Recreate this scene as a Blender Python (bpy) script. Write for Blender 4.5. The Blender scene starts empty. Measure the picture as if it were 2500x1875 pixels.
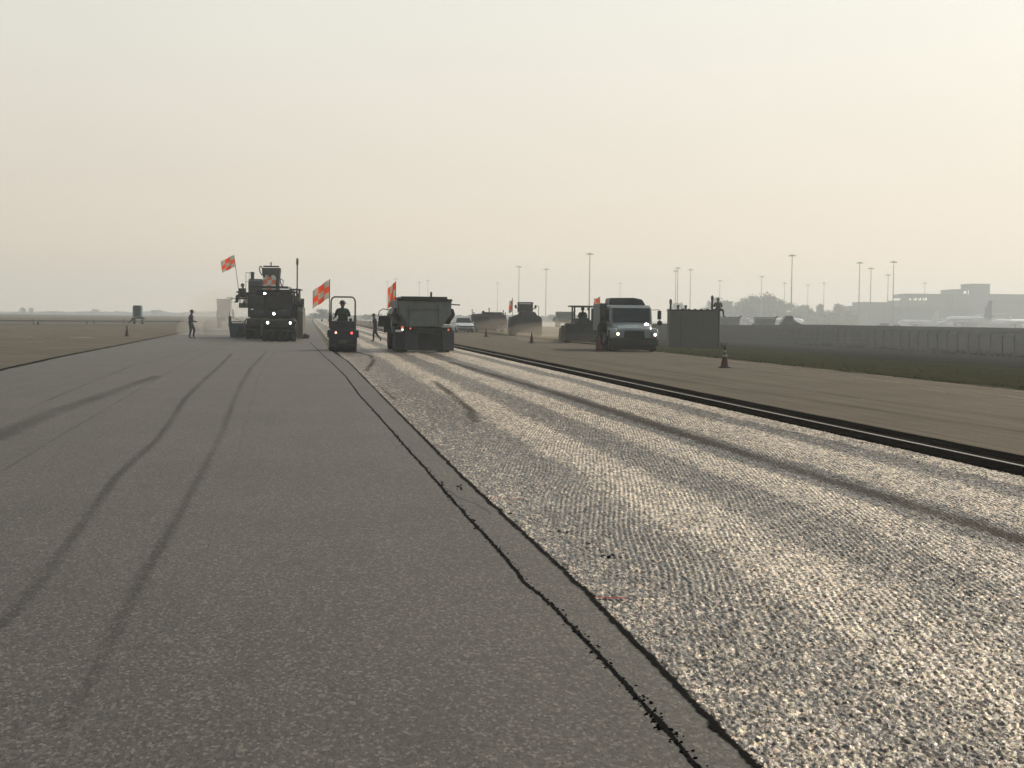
import bpy, bmesh, math, random
from mathutils import Vector, Matrix, noise as mnoise
R = math.radians
C = bpy.context.scene.collection
sc = bpy.context.scene

# ------------------------------------------------------------------ camera
W0, H0, FPX, CAMH = 2500.0, 1875.0, 3890.0, 1.57
cam_d = bpy.data.cameras.new('camera'); cam = bpy.data.objects.new('camera', cam_d); C.objects.link(cam)
cam_d.sensor_fit = 'HORIZONTAL'; cam_d.sensor_width = 36.0; cam_d.lens = 36.0 * FPX / W0
cam_d.clip_start = 0.1; cam_d.clip_end = 12000
CM = Matrix.Translation((0, 0, CAMH)) @ Matrix.Rotation(R(90 - 2.40), 4, 'X') @ Matrix.Rotation(R(0.71), 4, 'Z')
cam.matrix_world = CM
sc.camera = cam

# ------------------------------------------------------------------ sky, sun, exposure
SUN_AZ, SUN_EL = R(43), R(35)        # azimuth to the right of straight ahead (+Y)
w = bpy.data.worlds.new("World"); sc.world = w; w.use_nodes = True
nt = w.node_tree; nt.nodes.clear()
def N(t, **k):
    n = nt.nodes.new(t)
    for a, b in k.items(): setattr(n, a, b)
    return n
out = N('ShaderNodeOutputWorld'); bg = N('ShaderNodeBackground')
tc = N('ShaderNodeTexCoord'); sep = N('ShaderNodeSeparateXYZ'); nt.links.new(tc.outputs['Generated'], sep.inputs[0])
ramp = N('ShaderNodeValToRGB')
els = ramp.color_ramp.elements
stops = [(0.0, (.97, .79, .60)), (.03, (.935, .78, .61)), (.085, (.885, .80, .675)), (.16, (.885, .848, .745)), (.26, (.89, .89, .82)),
         (.5, (.74, .79, .79)), (1.0, (.42, .49, .56))]
els[0].position, els[0].color = stops[0][0], (*stops[0][1], 1)
els[1].position, els[1].color = stops[-1][0], (*stops[-1][1], 1)
for p, c in stops[1:-1]:
    e = els.new(p); e.color = (*c, 1)
nt.links.new(sep.outputs['Z'], ramp.inputs[0])
dot = N('ShaderNodeVectorMath', operation='DOT_PRODUCT')
nt.links.new(tc.outputs['Generated'], dot.inputs[0])
dot.inputs[1].default_value = (math.sin(SUN_AZ), math.cos(SUN_AZ), 0)
mr = N('ShaderNodeMapRange'); mr.inputs[1].default_value = -1; mr.inputs[2].default_value = 1
mr.inputs[3].default_value = 0.25; mr.inputs[4].default_value = 1.085
nt.links.new(dot.outputs['Value'], mr.inputs[0])
# soft mottling of the smoke layer
nz = N('ShaderNodeTexNoise'); nz.inputs['Scale'].default_value = 2.2; nz.inputs['Detail'].default_value = 3
nt.links.new(tc.outputs['Generated'], nz.inputs['Vector'])
mz = N('ShaderNodeMapRange'); mz.inputs[1].default_value = .3; mz.inputs[2].default_value = .7
mz.inputs[3].default_value = .97; mz.inputs[4].default_value = 1.03
nt.links.new(nz.outputs[0], mz.inputs[0])
mm = N('ShaderNodeMath', operation='MULTIPLY'); nt.links.new(mr.outputs[0], mm.inputs[0]); nt.links.new(mz.outputs[0], mm.inputs[1])
vs = N('ShaderNodeVectorMath', operation='SCALE')
nt.links.new(ramp.outputs[0], vs.inputs[0]); nt.links.new(mm.outputs[0], vs.inputs['Scale'])
sky = N('ShaderNodeTexSky', sky_type='NISHITA'); sky.sun_disc = False
sky.sun_elevation = SUN_EL; sky.sun_rotation = SUN_AZ; sky.dust_density = 6; sky.air_density = 1.0
sk = N('ShaderNodeVectorMath', operation='SCALE'); sk.inputs['Scale'].default_value = 0.006
nt.links.new(sky.outputs[0], sk.inputs[0])
ad = N('ShaderNodeVectorMath', operation='ADD'); nt.links.new(vs.outputs[0], ad.inputs[0]); nt.links.new(sk.outputs[0], ad.inputs[1])
nt.links.new(ad.outputs[0], bg.inputs[0]); bg.inputs[1].default_value = 1.0
nt.links.new(bg.outputs[0], out.inputs[0])

sd = bpy.data.lights.new('sun', 'SUN'); sd.energy = 3.9; sd.angle = R(1.2); sd.color = (1.0, .86, .67)
so = bpy.data.objects.new('sun', sd); C.objects.link(so)
sdir = Vector((math.sin(SUN_AZ) * math.cos(SUN_EL), math.cos(SUN_AZ) * math.cos(SUN_EL), math.sin(SUN_EL)))
so.rotation_euler = sdir.to_track_quat('Z', 'Y').to_euler(); so.location = (0, 0, 60)

vsn = sc.view_settings; sc.display_settings.display_device = 'sRGB'
vsn.view_transform = 'Standard'; vsn.look = 'None'; vsn.exposure = 0.0; vsn.gamma = 1.0
cy = sc.cycles; cy.max_bounces = 6; cy.volume_bounces = 0; cy.transparent_max_bounces = 16
cy.diffuse_bounces = 2; cy.glossy_bounces = 2; cy.caustics_reflective = False; cy.caustics_refractive = False
cy.use_denoising = True; cy.sample_clamp_indirect = 4
cy.volume_step_rate = 2.0; cy.volume_max_steps = 128
sc.render.film_transparent = False

# ------------------------------------------------------------------ pixel -> place
def ray(px, py):
    d = Vector(((px - W0 / 2) / FPX, -(py - H0 / 2) / FPX, -1.0))
    return (CM.to_3x3() @ d)
def G(px, py, z=0.0):
    d = ray(px, py); t = (z - CAMH) / d.z
    return Vector((d.x * t, d.y * t, z))
def at(px, py, Y):
    d = ray(px, py); t = Y / d.y
    return Vector((d.x * t, Y, CAMH + d.z * t))
def hor(px):
    """image row of the horizon in column px"""
    lo, hi = 700.0, 850.0
    for _ in range(40):
        m = (lo + hi) / 2
        if ray(px, m).z > 0: lo = m
        else: hi = m
    return lo
LANE = R(7.32)
cL, sL = math.cos(LANE), math.sin(LANE)
def toL(p):      # world -> lane frame
    return (p.x * cL + p.y * sL, -p.x * sL + p.y * cL)
def fromL(u, v, z=0):
    return Vector((u * cL - v * sL, u * sL + v * cL, z))
def L(px, py, z=0.0): return toL(G(px, py, z))

# ------------------------------------------------------------------ materials
MATS = {}
class NT:
    def __init__(s, m): s.m = m; s.t = m.node_tree; s.b = s.t.nodes['Principled BSDF']; s.o = s.t.nodes['Material Output']
    def n(s, t, ins=None, **k):
        q = s.t.nodes.new(t)
        for a, b in k.items(): setattr(q, a, b)
        for a, b in (ins or {}).items():
            if isinstance(b, bpy.types.NodeSocket): s.t.links.new(b, q.inputs[a])
            else: q.inputs[a].default_value = b
        return q
    def l(s, a, b): s.t.links.new(a, b)
    def math(s, op, a, b=None, c=None, clamp=False):
        q = s.t.nodes.new('ShaderNodeMath'); q.operation = op; q.use_clamp = clamp
        for i, v in enumerate((a, b, c)):
            if v is None: continue
            if isinstance(v, bpy.types.NodeSocket): s.t.links.new(v, q.inputs[i])
            else: q.inputs[i].default_value = v
        return q.outputs[0]
    def mixc(s, f, a, b):
        q = s.t.nodes.new('ShaderNodeMix'); q.data_type = 'RGBA'
        for i, v in ((0, f), (6, a), (7, b)):
            if isinstance(v, bpy.types.NodeSocket): s.t.links.new(v, q.inputs[i])
            else: q.inputs[i].default_value = v if i == 0 else (*v, 1)
        return q.outputs[2]
    def noise(s, vec, scale, detail=2, rough=.5):
        return s.n('ShaderNodeTexNoise', {'Vector': vec, 'Scale': scale, 'Detail': detail, 'Roughness': rough}).outputs[0]
    def mapr(s, v, a, b, c, d, smooth=False):
        q = s.n('ShaderNodeMapRange', {0: v, 1: a, 2: b, 3: c, 4: d})
        if smooth: q.interpolation_type = 'SMOOTHSTEP'
        return q.outputs[0]
    def scalev(s, vec, sx, sy, sz):
        return s.n('ShaderNodeVectorMath', {0: vec, 1: (sx, sy, sz)}, operation='MULTIPLY').outputs[0]
def newmat(name):
    m = bpy.data.materials.new(name); m.use_nodes = True; MATS[name] = m; return NT(m)
def paint(name, col, rough=.5, metal=0.0, dirt=.35, dcol=(.10, .09, .075), emit=None, spec=.4):
    """painted or metal surface with procedural grime"""
    q = newmat(name)
    tc = q.n('ShaderNodeTexCoord'); v = tc.outputs['Object']
    n1 = q.noise(v, 2.3, 5, .6); n2 = q.noise(v, 17, 3)
    f = q.math('MULTIPLY', q.mapr(n1, .38, .68, 0, dirt), q.mapr(n2, .3, .7, .6, 1.2))
    q.l(q.mixc(f, col, dcol), q.b.inputs['Base Color'])
    q.l(q.mapr(n2, .3, .7, max(.05, rough - .12), min(1, rough + .15)), q.b.inputs['Roughness'])
    q.b.inputs['Metallic'].default_value = metal
    q.b.inputs['Specular IOR Level'].default_value = spec
    if emit:
        q.b.inputs['Emission Color'].default_value = (*emit[0], 1); q.b.inputs['Emission Strength'].default_value = emit[1]
    return q.m
paint('dark_steel', (.015, .018, .021), .55)
paint('black_rubber', (.012, .013, .016), .85, dirt=.5)
paint('rim_steel', (.09, .09, .08), .5)
paint('machine_yellow', (.11, .085, .04), .5, dirt=.6, dcol=(.05, .045, .04))
paint('machine_grey', (.024, .029, .033), .5)
paint('machine_tan', (.095, .085, .06), .55, dirt=.5)
paint('tailgate_green', (.17, .195, .19), .5, dirt=.4, dcol=(.05, .05, .045))
paint('mud_flap', (.060, .072, .078), .75)
paint('hopper_blue', (.06, .09, .13), .5, dirt=.5)
paint('navy_paint', (.020, .026, .036), .5)
paint('white_paint', (.24, .285, .295), .35, dirt=.3, dcol=(.22, .21, .18))
paint('car_silver', (.50, .54, .55), .25, dirt=.15)
paint('maroon_paint', (.085, .065, .07), .6, dirt=.4)
paint('block_concrete', (.12, .12, .105), .85, dirt=.6, dcol=(.085, .085, .075))
paint('mast_steel', (.30, .29, .27), .6, dirt=.1)
paint('fence_steel', (.018, .020, .020), .6)
paint('cone_orange', (.085, .024, .020), .6, dirt=.5, dcol=(.05, .03, .025))
paint('cone_base', (.03, .025, .025), .8)
paint('reflective_white', (.30, .28, .24), .5)
paint('skin', (.24, .13, .09), .6, dirt=0)
paint('clothes_dark', (.035, .038, .045), .9, dirt=.2)
paint('clothes_navy', (.04, .05, .08), .9, dirt=.2)
paint('vest_olive', (.085, .088, .035), .85, dirt=.4)
paint('vest_green', (.03, .06, .025), .85, dirt=.4)
paint('hat_dark', (.05, .05, .05), .5, dirt=.1)
paint('hat_pale', (.15, .14, .12), .5, dirt=.1)
paint('toilet_blue', (.10, .16, .19), .5)
paint('building_wall', (.10, .15, .18), .8, dirt=.3)
paint('building_dark', (.07, .10, .12), .7)
paint('building_pale', (.45, .47, .48), .6)
paint('aircraft_white', (.62, .64, .66), .35, dirt=.05)
paint('aircraft_fin', (.08, .11, .15), .4, dirt=.05)
paint('head_lamp', (.8, .8, .8), .3, dirt=0, emit=((1, .93, .78), 14))
paint('work_lamp', (.8, .8, .8), .3, dirt=0, emit=((1, 1, .98), 14))
paint('dim_lamp', (.8, .7, .5), .3, dirt=0, emit=((1, .62, .42), 5))
paint('tail_lamp', (.5, .02, .02), .3, dirt=0, emit=((1, .10, .09), 2.6))
paint('signal_lamp', (.5, .10, .04), .3, dirt=0, emit=((1, .22, .10), .6))
paint('brake_lamp_pale', (.5, .02, .02), .3, dirt=0, emit=((1, .5, .3), 3))
paint('lens_pale', (.7, .68, .65), .2, dirt=0)
paint('landing_lamp', (.8, .8, .6), .3, dirt=0, emit=((1, .85, .45), 30))
paint('beacon_red', (.8, .1, .1), .3, dirt=0, emit=((1, .3, .25), 9))
q = newmat('glass_dark'); q.b.inputs['Base Color'].default_value = (.012, .016, .02, 1); q.b.inputs['Roughness'].default_value = .08
q = newmat('glass_clear'); q.b.inputs['Base Color'].default_value = (.5, .6, .62, 1); q.b.inputs['Roughness'].default_value = .05
q.b.inputs['Transmission Weight'].default_value = 0; q.b.inputs['Alpha'].default_value = .35
q = newmat('chain_link'); q.b.inputs['Base Color'].default_value = (.06, .065, .065, 1)
tcn = q.n('ShaderNodeTexCoord'); gz = q.noise(q.scalev(tcn.outputs['Object'], 1, .3, 1), 1.5, 3)
q.l(q.mapr(gz, .3, .7, .04, .10), q.b.inputs['Alpha'])
def flagmat(name, a, b, n=3.0):
    q = newmat(name); uv = q.n('ShaderNodeTexCoord').outputs['UV']
    ck = q.n('ShaderNodeTexChecker', {'Vector': uv, 'Scale': n, 'Color1': (*a, 1), 'Color2': (*b, 1)})
    tr = q.n('ShaderNodeBsdfTranslucent', {'Color': ck.outputs[0]})
    q.l(ck.outputs[0], q.b.inputs['Base Color']); q.b.inputs['Roughness'].default_value = .9
    mx = q.n('ShaderNodeMixShader', {0: .62, 1: q.b.outputs[0], 2: tr.outputs[0]}); q.l(mx.outputs[0], q.o.inputs['Surface'])
flagmat('checker_cloth', (.95, .26, .10), (.70, .67, .60))
flagmat('checker_cloth_shifted', (.70, .67, .60), (.95, .26, .10))
q = newmat('leaves'); v = q.n('ShaderNodeTexCoord').outputs['Object']
q.l(q.mixc(q.noise(v, 1.2, 3), (.02, .045, .04), (.06, .095, .07)), q.b.inputs['Base Color']); q.b.inputs['Roughness'].default_value = .8
paint('bark', (.09, .07, .05), .9)

# ------------------------------------------------------------------ mesh helpers
class MB:
    def __init__(s): s.bm = bmesh.new()
    def box(s, c, d, top=None, rot=None):
        """centre c, size d; top = (sx, sy, dx, dy): scale and shift of the upper face"""
        x, y, z = [k / 2 for k in d]; vs = []
        tx, ty, ox, oy = top or (1, 1, 0, 0)
        for zz in (-z, z):
            for (xx, yy) in ((-x, -y), (x, -y), (x, y), (-x, y)):
                k = zz > 0
                p = Vector((xx * (tx if k else 1) + (ox if k else 0), yy * (ty if k else 1) + (oy if k else 0), zz))
                if rot: p = rot @ p
                vs.append(s.bm.verts.new(p + Vector(c)))
        for f in ((0, 3, 2, 1), (4, 5, 6, 7), (0, 1, 5, 4), (1, 2, 6, 5), (2, 3, 7, 6), (3, 0, 4, 7)):
            s.bm.faces.new([vs[i] for i in f])
        return s
    def cyl(s, p0, p1, r0, r1=None, n=16, caps=True):
        r1 = r0 if r1 is None else r1
        p0, p1 = Vector(p0), Vector(p1); d = (p1 - p0).normalized()
        a = Vector((0, 0, 1)) if abs(d.z) < .9 else Vector((1, 0, 0))
        e1 = d.cross(a).normalized(); e2 = d.cross(e1)
        A = [s.bm.verts.new(p0 + (e1 * math.cos(t) + e2 * math.sin(t)) * r0) for t in [2 * math.pi * i / n for i in range(n)]]
        B = [s.bm.verts.new(p1 + (e1 * math.cos(t) + e2 * math.sin(t)) * r1) for t in [2 * math.pi * i / n for i in range(n)]]
        for i in range(n): s.bm.faces.new((A[i], A[(i + 1) % n], B[(i + 1) % n], B[i]))
        if caps: s.bm.faces.new(A[::-1]); s.bm.faces.new(B)
        return s
    def tube(s, pts, r, n=8):
        for a, b in zip(pts[:-1], pts[1:]): s.cyl(a, b, r, r, n)
        return s
    def prism(s, pts, axis, a, b):
        """polygon in the plane across axis, extruded from a to b. axis x: pts=(y,z); y: (x,z); z: (x,y)"""
        def P(p, t): return {'x': (t, p[0], p[1]), 'y': (p[0], t, p[1]), 'z': (p[0], p[1], t)}[axis]
        A = [s.bm.verts.new(P(p, a)) for p in pts]; B = [s.bm.verts.new(P(p, b)) for p in pts]
        n = len(pts)
        for i in range(n): s.bm.faces.new((A[i], A[(i + 1) % n], B[(i + 1) % n], B[i]))
        s.bm.faces.new(A[::-1]); s.bm.faces.new(B)
        return s
    def lathe(s, prof, o, axis, n=24):
        """prof: (distance along axis, radius)"""
        o = Vector(o); d = Vector(axis).normalized(); a = Vector((0, 0, 1)) if abs(d.z) < .9 else Vector((1, 0, 0))
        e1 = d.cross(a).normalized(); e2 = d.cross(e1); rings = []
        for (t, r) in prof:
            rings.append([s.bm.verts.new(o + d * t + (e1 * math.cos(k) + e2 * math.sin(k)) * max(r, 1e-4)) for k in [2 * math.pi * i / n for i in range(n)]])
        for A, B in zip(rings[:-1], rings[1:]):
            for i in range(n): s.bm.faces.new((A[i], A[(i + 1) % n], B[(i + 1) % n], B[i]))
        s.bm.faces.new(rings[0][::-1]); s.bm.faces.new(rings[-1])
        return s
    def ball(s, c, r, sc3=(1, 1, 1), sub=2):
        m = Matrix.Translation(c) @ Matrix.Diagonal((r * sc3[0], r * sc3[1], r * sc3[2], 1))
        bmesh.ops.create_icosphere(s.bm, subdivisions=sub, radius=1, matrix=m); return s
    def build(s, name, mat, parent=None, bevel=0, smooth=False, loc=None, rot=0):
        bmesh.ops.recalc_face_normals(s.bm, faces=s.bm.faces[:])
        me = bpy.data.meshes.new(name); s.bm.to_mesh(me); s.bm.free()
        me.materials.append(MATS[mat] if isinstance(mat, str) else mat)
        if smooth:
            for p in me.polygons: p.use_smooth = True
        o = bpy.data.objects.new(name, me); C.objects.link(o)
        if parent is not None: o.parent = parent
        if loc is not None: o.location = loc
        o.rotation_euler = (0, 0, rot)
        if bevel:
            b = o.modifiers.new('bevel', 'BEVEL'); b.width = bevel; b.segments = 2; b.limit_method = 'ANGLE'; b.angle_limit = R(40)
        if smooth and me.polygons:
            e = None
        return o
def tag(o, label=None, cat=None, group=None, kind=None):
    if label: o['label'] = label
    if cat: o['category'] = cat
    if group: o['group'] = group
    if kind: o['kind'] = kind
    return o
def thing(name, label, cat, loc=(0, 0, 0), rot=0, group=None, scale=1):
    o = bpy.data.objects.new(name, None); C.objects.link(o); o.location = loc; o.rotation_euler = (0, 0, rot)
    o.empty_display_size = .3; o.scale = (scale,) * 3
    return tag(o, label, cat, group)
def copy_tree(o, parent=None):
    c = o.copy(); C.objects.link(c)
    if parent is not None: c.parent = parent; c.matrix_parent_inverse = o.matrix_parent_inverse.copy()
    for ch in list(o.children): copy_tree(ch, c)
    return c
def wheel(parent, x, y, r, wd, name='wheel', rim='rim_steel', side=1):
    """tyre with tread shoulders, the rim its sub-part; axle along x"""
    h = wd / 2
    b = MB().lathe([(-h, r * .55), (-h, r * .86), (-h * .8, r * .96), (-h * .55, r), (h * .55, r), (h * .8, r * .96), (h, r * .86), (h, r * .55)], (0, 0, 0), (1, 0, 0), 28)
    t = b.build(name, 'black_rubber', parent, smooth=False, loc=(x, y, r))
    k = MB().lathe([(-h * .9, r * .50), (-h * .55, r * .54), (-h * .55, r * .2), (-h * .8, r * .16), (h * .8, r * .16), (h * .55, r * .2), (h * .55, r * .54), (h * .9, r * .50)], (0, 0, 0), (1, 0, 0), 20)
    k.build('rim', rim, t)
    return t
def poly_strip(pts, widths):
    """list of (u,v) -> left/right offsets"""
    out = []
    for i, p in enumerate(pts):
        a = Vector(pts[max(i - 1, 0)]); b = Vector(pts[min(i + 1, len(pts) - 1)]); d = (b - a).normalized(); nrm = Vector((-d.y, d.x))
        out.append((Vector(p) - nrm * widths[i] / 2, Vector(p) + nrm * widths[i] / 2))
    return out
# ------------------------------------------------------------------ ground materials (Object coordinates: x across the lane, y along it)
def ground_nodes(name):
    q = newmat(name); v = q.n('ShaderNodeTexCoord').outputs['Object']; return q, v
def ucoord(q, v): return q.n('ShaderNodeSeparateXYZ', {0: v}).outputs
def asphalt(name, c0, c1, fine=95, spark=.10, streak=.25, rough=.75, bump=.35, tint=None, spec=.35):
    q, v = ground_nodes(name)
    v0 = v; v = q.scalev(v, 1, .45, 1)
    grain = q.n('ShaderNodeTexVoronoi', {'Vector': v, 'Scale': fine, 'Randomness': 1.0})
    gcol = q.n('ShaderNodeSeparateColor', {0: grain.outputs['Color']}).outputs[0]
    fn = q.noise(v, fine * 1.7, 2, .6)
    v = v0; big = q.noise(v, .35, 4, .6); mid = q.noise(q.scalev(v, 1, .12, 1), 2.4, 4, .6)
    st = q.noise(q.scalev(v, 5.5, .03, 1), 1.0, 4, .65)
    f = q.math('ADD', q.math('MULTIPLY', gcol, .55), q.math('MULTIPLY', q.mapr(fn, .3, .7, 0, 1), .45))
    base = q.mixc(f, c0, c1)
    k = q.math('ADD', q.mapr(big, .3, .7, -.14, .14), q.math('ADD', q.mapr(mid, .3, .7, -.10, .10), q.mapr(st, .25, .75, -streak, streak)))
    k = q.math('ADD', k, 1.0)
    sc_ = q.n('ShaderNodeVectorMath', {0: base, 'Scale': k}, operation='SCALE').outputs[0]
    # pale stones that show in the binder
    pale = q.mapr(gcol, .80, .98, 0, 1)
    colr = q.mixc(q.math('MULTIPLY', pale, spark * 4), (0, 0, 0), (.12, .11, .095))
    add = q.n('ShaderNodeVectorMath', {0: sc_, 1: colr}, operation='ADD').outputs[0]
    q.l(add, q.b.inputs['Base Color'])
    q.b.inputs['Roughness'].default_value = rough; q.b.inputs['Specular IOR Level'].default_value = spec
    h = q.math('ADD', q.math('MULTIPLY', gcol, .6), fn)
    bp = q.n('ShaderNodeBump', {'Height': h, 'Strength': bump, 'Distance': .004}); q.l(bp.outputs[0], q.b.inputs['Normal'])
    return q, v
asphalt('asphalt_new', (.003, .0028, .0027), (.097, .087, .077), fine=82, streak=.08, spec=.35, rough=.68)
asphalt('asphalt_shoulder', (.044, .036, .026), (.116, .096, .070), fine=120, spark=.04, streak=.34, spec=.05)
asphalt('asphalt_tack', (.003, .003, .003), (.012, .011, .010), fine=100, spark=.0, streak=.2, rough=.95, spec=.0)
asphalt('asphalt_lit_edge', (.20, .19, .175), (.42, .40, .37), fine=90, spark=.1, streak=.1)

# milled surface: aggregate laid bare, tooth rows, dark wheel tracks; bright bands paint sun glitter
q, v = ground_nodes('asphalt_milled')
U, V = ucoord(q, v)[0], ucoord(q, v)[1]
wob = q.mapr(q.noise(q.scalev(v, .25, .12, 0), 1.0, 3), .3, .7, -.09, .09)
uw = q.math('ADD', U, wob)
ru = q.n('ShaderNodeValToRGB'); ru.color_ramp.interpolation = 'EASE'
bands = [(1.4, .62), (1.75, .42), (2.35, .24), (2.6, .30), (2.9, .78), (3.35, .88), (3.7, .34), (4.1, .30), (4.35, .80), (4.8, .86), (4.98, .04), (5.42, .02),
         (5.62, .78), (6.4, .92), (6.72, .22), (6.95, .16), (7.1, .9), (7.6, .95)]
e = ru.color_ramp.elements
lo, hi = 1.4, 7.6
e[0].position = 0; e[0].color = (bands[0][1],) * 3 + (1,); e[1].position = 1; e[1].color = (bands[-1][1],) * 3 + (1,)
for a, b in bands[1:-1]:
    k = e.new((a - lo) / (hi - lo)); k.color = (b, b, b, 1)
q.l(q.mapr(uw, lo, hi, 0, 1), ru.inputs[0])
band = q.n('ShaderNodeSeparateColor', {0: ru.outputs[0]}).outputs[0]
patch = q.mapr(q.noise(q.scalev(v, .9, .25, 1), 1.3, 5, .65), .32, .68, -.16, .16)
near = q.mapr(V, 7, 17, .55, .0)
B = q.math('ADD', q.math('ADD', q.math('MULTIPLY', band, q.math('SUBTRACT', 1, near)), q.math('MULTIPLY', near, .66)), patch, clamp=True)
vo = q.n('ShaderNodeTexVoronoi', {'Vector': q.scalev(v, 1, .55, 1), 'Scale': 78}); g1 = q.n('ShaderNodeSeparateColor', {0: vo.outputs['Color']}).outputs
vo2 = q.n('ShaderNodeTexVoronoi', {'Vector': q.scalev(v, 1, .55, 1), 'Scale': 40}); g2 = q.n('ShaderNodeSeparateColor', {0: vo2.outputs['Color']}).outputs
fn = q.noise(v, 150, 2, .6); clump = q.noise(q.scalev(v, 1, .22, 1), 17, 3, .7)
# diagonal tooth rows
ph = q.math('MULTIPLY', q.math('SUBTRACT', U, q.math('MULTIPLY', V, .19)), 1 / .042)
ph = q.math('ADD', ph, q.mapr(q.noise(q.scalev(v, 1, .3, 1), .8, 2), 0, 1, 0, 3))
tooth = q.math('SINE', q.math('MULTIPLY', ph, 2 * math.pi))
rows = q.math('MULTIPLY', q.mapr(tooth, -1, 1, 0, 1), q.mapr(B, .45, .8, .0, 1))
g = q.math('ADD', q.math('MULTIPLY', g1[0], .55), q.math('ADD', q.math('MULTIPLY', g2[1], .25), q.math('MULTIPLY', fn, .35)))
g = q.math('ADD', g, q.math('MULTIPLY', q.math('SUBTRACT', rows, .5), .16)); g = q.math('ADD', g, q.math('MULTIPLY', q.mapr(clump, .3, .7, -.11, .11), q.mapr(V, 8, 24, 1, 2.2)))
tone = q.math('ADD', q.math('ADD', q.math('MULTIPLY', q.math('SUBTRACT', g, .55), 2.1), q.mapr(B, 0, 1, .08, .68)), q.mapr(V, 9, 34, 0, -.12), clamp=True)  # falling term darkens the far strip for its missing self-shadow
cr = q.n('ShaderNodeValToRGB')
e = cr.color_ramp.elements
e[0].position = 0; e[0].color = (.030, .028, .027, 1); e[1].position = 1; e[1].color = (.86, .73, .57, 1)
k = e.new(.35); k.color = (.080, .068, .056, 1)
k = e.new(.62); k.color = (.28, .235, .185, 1)
q.l(tone, cr.inputs[0])
hue = q.n('ShaderNodeHueSaturation', {'Hue': q.mapr(g2[2], 0, 1, .47, .53), 'Saturation': q.mapr(g1[1], 0, 1, .5, 1.5), 'Value': 1.0, 'Color': cr.outputs[0]})
q.l(hue.outputs[0], q.b.inputs['Base Color'])
q.l(q.mapr(g2[0], 0, 1, .22, .75), q.b.inputs['Roughness']); q.l(q.mapr(V, 8, 26, .65, .12), q.b.inputs['Specular IOR Level'])
hh = q.math('ADD', q.math('MULTIPLY', g1[2], .8), q.math('ADD', q.math('MULTIPLY', fn, .6), q.math('MULTIPLY', rows, .8)))
hh = q.math('ADD', hh, q.math('MULTIPLY', clump, q.mapr(V, 12, 34, .3, 5)))
bp = q.n('ShaderNodeBump', {'Height': hh, 'Strength': .95, 'Distance': .008}); q.l(bp.outputs[0], q.b.inputs['Normal'])

# open ground: dry grass, old pavement and dirt in long irregular patches
def soil(name, cols, sx, sy, sc_=1.0, fine=30):
    q, v = ground_nodes(name)
    n1 = q.noise(q.scalev(v, sx, sy, 1), sc_, 5, .6); n2 = q.noise(q.scalev(v, sx * 3, sy * 2, 1), sc_ * 2.3, 4, .6); nf = q.noise(v, fine, 3, .7)
    c = q.mixc(q.mapr(n1, .36, .64, 0, 1), cols[0], cols[1]); c = q.mixc(q.mapr(n2, .42, .66, 0, .8), c, cols[2])
    kk = q.mapr(nf, .25, .75, .65, 1.35)
    q.l(q.n('ShaderNodeVectorMath', {0: c, 'Scale': kk}, operation='SCALE').outputs[0], q.b.inputs['Base Color'])
    q.b.inputs['Roughness'].default_value = 1.0; q.b.inputs['Specular IOR Level'].default_value = .0
    bp = q.n('ShaderNodeBump', {'Height': nf, 'Strength': .5, 'Distance': .03}); q.l(bp.outputs[0], q.b.inputs['Normal'])
soil('ground_left', [(.120, .104, .086), (.102, .096, .078), (.145, .133, .115)], .045, .10)
soil('ground_far', [(.12, .125, .11), (.14, .135, .12), (.10, .11, .095)], .01, .03)
soil('grass_verge', [(.030, .033, .018), (.044, .042, .024), (.026, .028, .017)], .35, .12, 1.4, 14)
soil('dirt_right', [(.020, .020, .019), (.027, .025, .021), (.017, .019, .018)], .10, .03)
soil('field_right', [(.020, .022, .020), (.024, .022, .017), (.015, .018, .018)], .02, .01)
paint('apron_pale', (.34, .35, .34), .8, dirt=.2, dcol=(.30, .30, .29))
def mark(name, col, alpha, soft=.5, scale=9.0, rough=.7):
    """stain or rubber left on the surface; soft ragged edges through UV"""
    q = newmat(name); t = q.n('ShaderNodeTexCoord'); uv = ucoord(q, t.outputs['UV'])
    a = q.math('ABSOLUTE', q.math('SUBTRACT', q.math('MULTIPLY', uv[0], 2), 1))
    n1 = q.noise(t.outputs['Object'], scale, 4, .7); n3 = q.noise(t.outputs['Object'], scale * 9, 3, .6); n2 = q.noise(q.scalev(t.outputs['Object'], 1, .2, 1), 1.1, 3)
    f = q.math('ADD', q.mapr(a, 1 - soft, 1.0, 1, 0), q.mapr(n1, .3, .7, -.45, .45)); f = q.math('ADD', f, q.mapr(n3, .3, .7, -.25, .25))
    f = q.math('MULTIPLY', q.math('MULTIPLY', q.mapr(f, .25, .8, 0, 1), q.mapr(a, .85, 1, 1, 0)), q.mapr(n2, .3, .62, .35, 1))
    q.l(q.math('MULTIPLY', f, alpha, clamp=True), q.b.inputs['Alpha'])
    q.b.inputs['Base Color'].default_value = (*col, 1); q.b.inputs['Roughness'].default_value = .95; q.b.inputs['Specular IOR Level'].default_value = .02
mark('mark_dark', (.022, .021, .020), .26, soft=.95)
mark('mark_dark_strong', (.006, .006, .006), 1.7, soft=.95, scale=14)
mark('mark_faint', (.03, .028, .027), .22, soft=.95)
mark('mark_pale', (.20, .19, .17), .5, soft=.8)
mark('mark_seam', (.004, .004, .004), 2.6, soft=.8, scale=11)
mark('mark_red', (.26, .03, .035), 1.3, soft=.5, scale=20)
mark('mark_patch', (.035, .033, .031), .24, soft=.8)
mark('mark_white', (.42, .42, .40), .9, soft=.3)
mark('mark_light', (.26, .225, .175), .9, soft=.9, scale=3)
mark('mark_track', (.07, .062, .054), .75, soft=.9, scale=5)

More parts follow.
